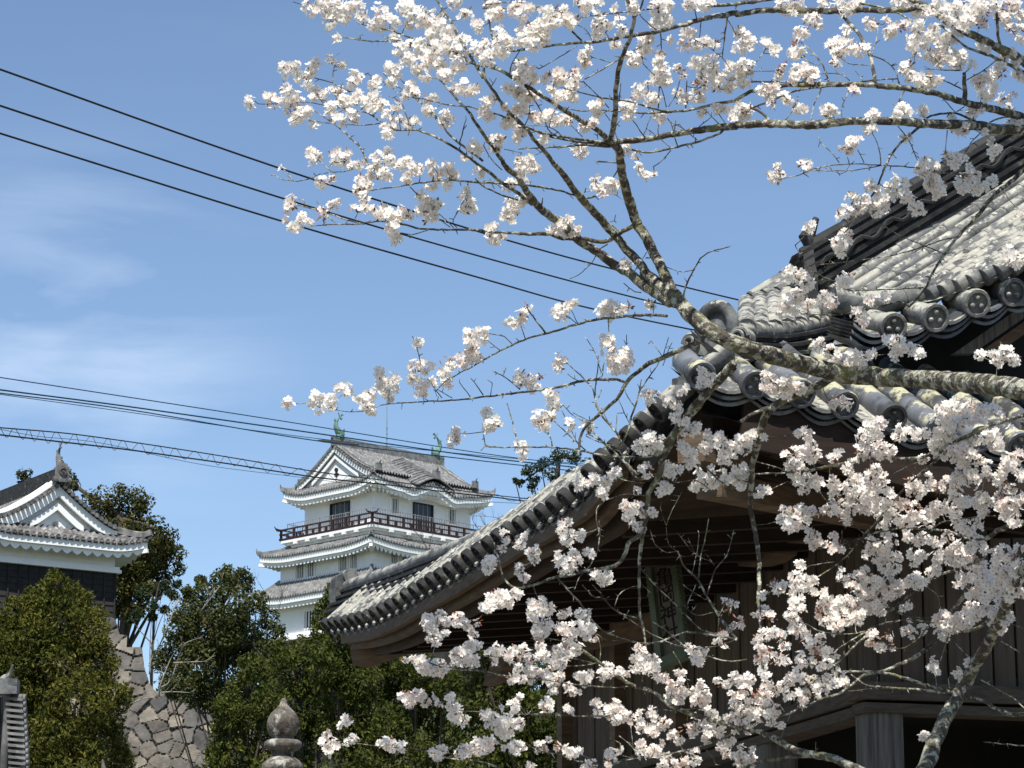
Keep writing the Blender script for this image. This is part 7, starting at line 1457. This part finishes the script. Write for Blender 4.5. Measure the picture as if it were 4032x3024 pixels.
def build_cherry(name, label, brtxt, CLs, dfun, extra, seed, trunk_xy, pink):
    r_ = random.Random(seed); B_ = parse_br(brtxt)
    base = P(*trunk_xy[0], trunk_xy[1]); base = Vector((base.x, base.y, 0))
    root = thing(name, label, 'cherry tree', base)
    br = MB(); nodes = []
    for w0, w1, pts in B_:
        p3 = [Vector((x, y, 0)) for x, y in pts]; L_ = sum((b - a).length for a, b in zip(p3, p3[1:]))
        c = resample(crs(p3, 5), n=max(4, int(L_ / 17))); n = len(c); out_ = []; rad = []
        for i, p in enumerate(c):
            t = i / (n - 1); w = (w0 + (w1 - w0) * t) * (1.12 if max(w0, w1) > 24 else 1); j = min(2.6, 0.9 + w * .09) if 0 < i < n - 1 else 0
            x, y = p.x + r_.uniform(-j, j), p.y + r_.uniform(-j, j); d = dfun(x, y)
            out_.append(P(x, y, d)); rad.append(max(w, 3.4) * d / F / 2 * (1 + r_.uniform(-.02, .03)))
            nodes.append((p.x, p.y, w))
        big_ = max(w0, w1)
        if big_ > 15:
            out2 = resample(out_, n=n * 3); rad2 = np.interp(np.linspace(0, 1, n * 3), np.linspace(0, 1, n), rad); br.tube(out2, rad2, 14, wob=.22)
            for _ in range(int(n * 1.6)):       # crusty knobs and lichen tufts
                i = r_.randrange(n); rr = rad[i]; a = Vector((r_.gauss(0, 1), r_.gauss(0, 1), r_.gauss(0, 1))).normalized()
                k = rr * r_.uniform(.12, .26); br.lathe(out_[i] + a * rr * .92, [(k * .6, -k * .3), (k, 0), (k * .6, k * .35)], 5, ax=a)
        else:
            br.tube(out_, rad, 6 if big_ > 6 else 5, wob=.15)
            for _ in range(int(n * .35)):       # short spurs with buds
                i = r_.randrange(1, n); d_ = (out_[i] - out_[i - 1]).normalized(); s_ = d_.cross(Vector((r_.gauss(0, 1), r_.gauss(0, 1), r_.gauss(0, 1)))).normalized()
                l = r_.uniform(.012, .03); br.tube([out_[i], out_[i] + (s_ + d_ * .5) * l], [rad[i] * .6 + .001, .0016], 4)
    NX = np.array([[a, b] for a, b, c in nodes])
    # each cluster is joined to the nearest twig
    fl = []; stems = MB(); bud = MB()
    CLs = sorted(CLs, key=lambda c: np.hypot(NX[:, 0] - c[0], NX[:, 1] - c[1]).min())
    for x, y, r, isb in CLs:
        k = np.hypot(NX[:, 0] - x, NX[:, 1] - y); i = int(np.argmin(k)); NX = np.vstack([NX, [[x, y + r * .2]]])
        if k[i] > r * .55 and k[i] < 170:
            a = P(NX[i, 0], NX[i, 1], dfun(*NX[i])); mx_, my_ = (NX[i, 0] + x) / 2 + r_.uniform(-6, 6), (NX[i, 1] + y) / 2 + r_.uniform(2, 10)
            bb = P(x, y, dfun(x, y)); br.tube(crs([a, P(mx_, my_, dfun(mx_, my_)), bb], 3), [.0024, .0022, .002, .0019, .0018, .0016, .0015], 5)
        nf = int(round(2.9 * (r / 14) ** 2)) + 1; cc = dfun(x, y) + r_.uniform(-.06, .06); ctr = P(x, y, cc)
        tw = r_.uniform(.45, .9) - .10 * pink
        if isb: nf = int(nf * .55)
        for _ in range(nf):
            v = Vector((r_.gauss(0, 1), r_.gauss(0, 1), r_.gauss(0, 1) )).normalized(); q = r_.uniform(.35, 1.2) ** .7
            R3 = max(7, r - 3) * cc / F; p = ctr + Vector((v.x * R3 * q, v.y * R3 * q * 1.15, v.z * R3 * q))
            nrm = (v * .8 + Vector((r_.gauss(0, .4), r_.gauss(-.35, .4), r_.gauss(.12, .4)))).normalized()
            fl.append((p, nrm, r_.uniform(.0180, .0250), min(1, max(0, tw + r_.gauss(0, .2) - (.35 if isb else 0))), r_.uniform(0, 6.28), r_.uniform(.12, .62)))
            if r_.random() < .3:
                s0 = ctr + v * R3 * .1; stems.tube([s0, s0.lerp(p, .6) + UP * .004, p], .0009, 3, caps=False)
        nb = int(r / 2.2) if isb else (r_.choice([1, 2, 3, 4]) if r_.random() < .55 else 0)
        for _ in range(nb):
            v = Vector((r_.gauss(0, 1), r_.gauss(0, 1), r_.gauss(.2, 1))).normalized(); R3 = r * cc / F * r_.uniform(.4, 1.05); s0 = ctr + v * R3 * .2; p = ctr + v * R3
            if r_.random() < .55:
                bud.lathe(p, [(.0015, -.007), (.0046, -.002), (.0048, .003), (.0014, .011)], 5, ax=v); stems.tube([s0, p], .0009, 3, caps=False)
            else:
                s_ = v.orthogonal().normalized(); l = r_.uniform(.016, .032); bud.add([p - v * .004, p + v * l * .5 + s_ * .004, p + v * l, p + v * l * .5 - s_ * .004 + v.cross(s_) * .003], [(0, 1, 2), (0, 2, 3)])
    br.build('branches', M_bark, root, smooth=True)
    # flowers: five notched, cupped petals and a small centre
    nF = len(fl); PV = []; PF = []; PT = []; CV = []; CF = []
    pet = []
    for k in range(5):
        a = 2 * math.pi * k / 5; 
        for (rad_, da, lift) in ((.06, 0, 0), (.66, -.60, .30), (1.0, -.27, .62), (.90, 0, .60), (1.0, .27, .62), (.66, .60, .30), (.55, 0, .14)):
            pet.append((rad_ * math.cos(a + da), rad_ * math.sin(a + da), lift))
    pet = np.array(pet); nv = len(pet)
    fc = []
    for k in range(5):
        o = k * 7; fc += [(o, o + 1, o + 6), (o + 1, o + 2, o + 6), (o + 2, o + 3, o + 6), (o + 3, o + 4, o + 6), (o + 4, o + 5, o + 6), (o + 5, o, o + 6)]
    fc = np.array(fc)
    V = np.zeros((nF, nv, 3)); T = np.zeros((nF, 30)); CVs = np.zeros((nF, 6, 3))
    for i, (p, n_, s, tn, rot, cup) in enumerate(fl):
        u = n_.orthogonal().normalized(); v = n_.cross(u); u2 = u * math.cos(rot) + v * math.sin(rot); v2 = n_.cross(u2)
        U_ = np.array(u2); V_ = np.array(v2); N_ = np.array(n_)
        jit = 1 + rng.normal(size=(nv, 1)) * .07
        V[i] = np.array(p) + s * jit * (pet[:, :1] * U_ + pet[:, 1:2] * V_) * (1 - .25 * cup) + s * (pet[:, 2:3] * cup * 1.0) * N_
        T[i] = tn; T[i, 0::6] -= .34; T[i, 5::6] -= .34
        for k in range(6):
            a = k * math.pi / 3; CVs[i, k] = np.array(p) + s * .16 * (math.cos(a) * U_ + math.sin(a) * V_) + N_ * s * .09
    F3 = (np.arange(nF)[:, None, None] * nv + fc[None]).reshape(-1, 3)
    def fast(nm, V3, Fc, k, m_, tint=None):
        me = bpy.data.meshes.new(nm); me.vertices.add(len(V3)); me.vertices.foreach_set('co', (V3 - np.array(base)).astype(np.float32).ravel())
        me.loops.add(len(Fc) * k); me.loops.foreach_set('vertex_index', Fc.astype(np.int32).ravel()); me.polygons.add(len(Fc))
        me.polygons.foreach_set('loop_start', np.arange(0, len(Fc) * k, k, dtype=np.int32)); me.polygons.foreach_set('loop_total', np.full(len(Fc), k, dtype=np.int32))
        if tint is not None: me.attributes.new('tint', 'FLOAT', 'FACE').data.foreach_set('value', tint.astype(np.float32))
        me.materials.append(m_); me.polygons.foreach_set('use_smooth', [True] * len(Fc)); me.update(calc_edges=True)
        o = bpy.data.objects.new(nm, me); S.collection.objects.link(o); o.parent = root; return o
    bo_ = fast('blossoms', V.reshape(-1, 3), F3, 3, M_petal, T.ravel())
    ce = fast('flower_centres', CVs.reshape(-1, 3), np.arange(nF * 6).reshape(-1, 6), 6, M_stamen); ce.parent = bo_
    stems.build('flower_stalks', M_bud, bo_); bud.build('buds', M_bud, root, kind='stuff')
    # trunk outside the frame, down to the ground
    tk = MB()
    for w0, w1, pts, d0, d1 in extra:
        q = crs([P(x, y, d0 + (d1 - d0) * i / (len(pts) - 1)) for i, (x, y) in enumerate(pts)], 6); n = len(q)
        tk.tube(q, [(w0 + (w1 - w0) * i / (n - 1)) * 13 / F / 2 for i in range(n)], 14, wob=.25)
    tk.build('trunk', M_bark, root, smooth=True); print(name, 'flowers', nF)
    return root
d1 = depth1
build_cherry('cherry_tree', 'white cherry tree whose thick lichened limb crosses in front of the shrine roof corner', BR1, ALLC[0], depth1,
    [(300, 200, [(4760, 5750), (4740, 4800), (4720, 3800), (4680, 2800), (4640, 1900)], 13.2, 13.2), (130, 74, [(4650, 2050), (4500, 1640), (4250, 1560), (4030, 1534)], 13.2, d1(4032, 1534)),
     (190, 110, [(4645, 1950), (4640, 1300), (4560, 800), (4460, 500)], 13.2, 13.0), (50, 36, [(4600, 800), (4350, 560), (4130, 500), (4030, 512)], 13, d1(4032, 512)),
     (60, 36, [(4560, 700), (4300, 420), (4040, 250)], 13, d1(4035, 248)), (44, 30, [(4640, 1000), (4300, 600), (4030, 466)], 13, d1(4032, 466)), (24, 16, [(4500, 650), (4200, 400), (4030, 288)], 13, d1(4032, 288)),
     (40, 18, [(4640, 1350), (4300, 620), (4080, 640)], 13.2, d1(4080, 640))],
    5, ((4760, 5750), 13.2), 0)
build_cherry('cherry_tree', 'cherry tree blooming against the dark shrine wall, mottled limb leaning through the lower right', BR2, ALLC[1], depth2,
    [(160, 200, [(3505, 4400), (3500, 5000), (3510, 5760)], depth2(3505, 4400), 14.0), (40, 22, [(4500, 4400), (4400, 2700), (4120, 2050)], 14, 14), (36, 18, [(4420, 2900), (4250, 2840), (4120, 2825)], 14, depth2(4120, 2825)), (90, 60, [(3505, 4500), (4100, 4300), (4500, 4300), (4420, 2900)], 14, 14),
     (60, 34, [(3520, 3700), (3540, 3400), (3545, 3172)], depth2(3520, 3700), depth2(3545, 3172))],
    6, ((3510, 5760), 14.0), 1)
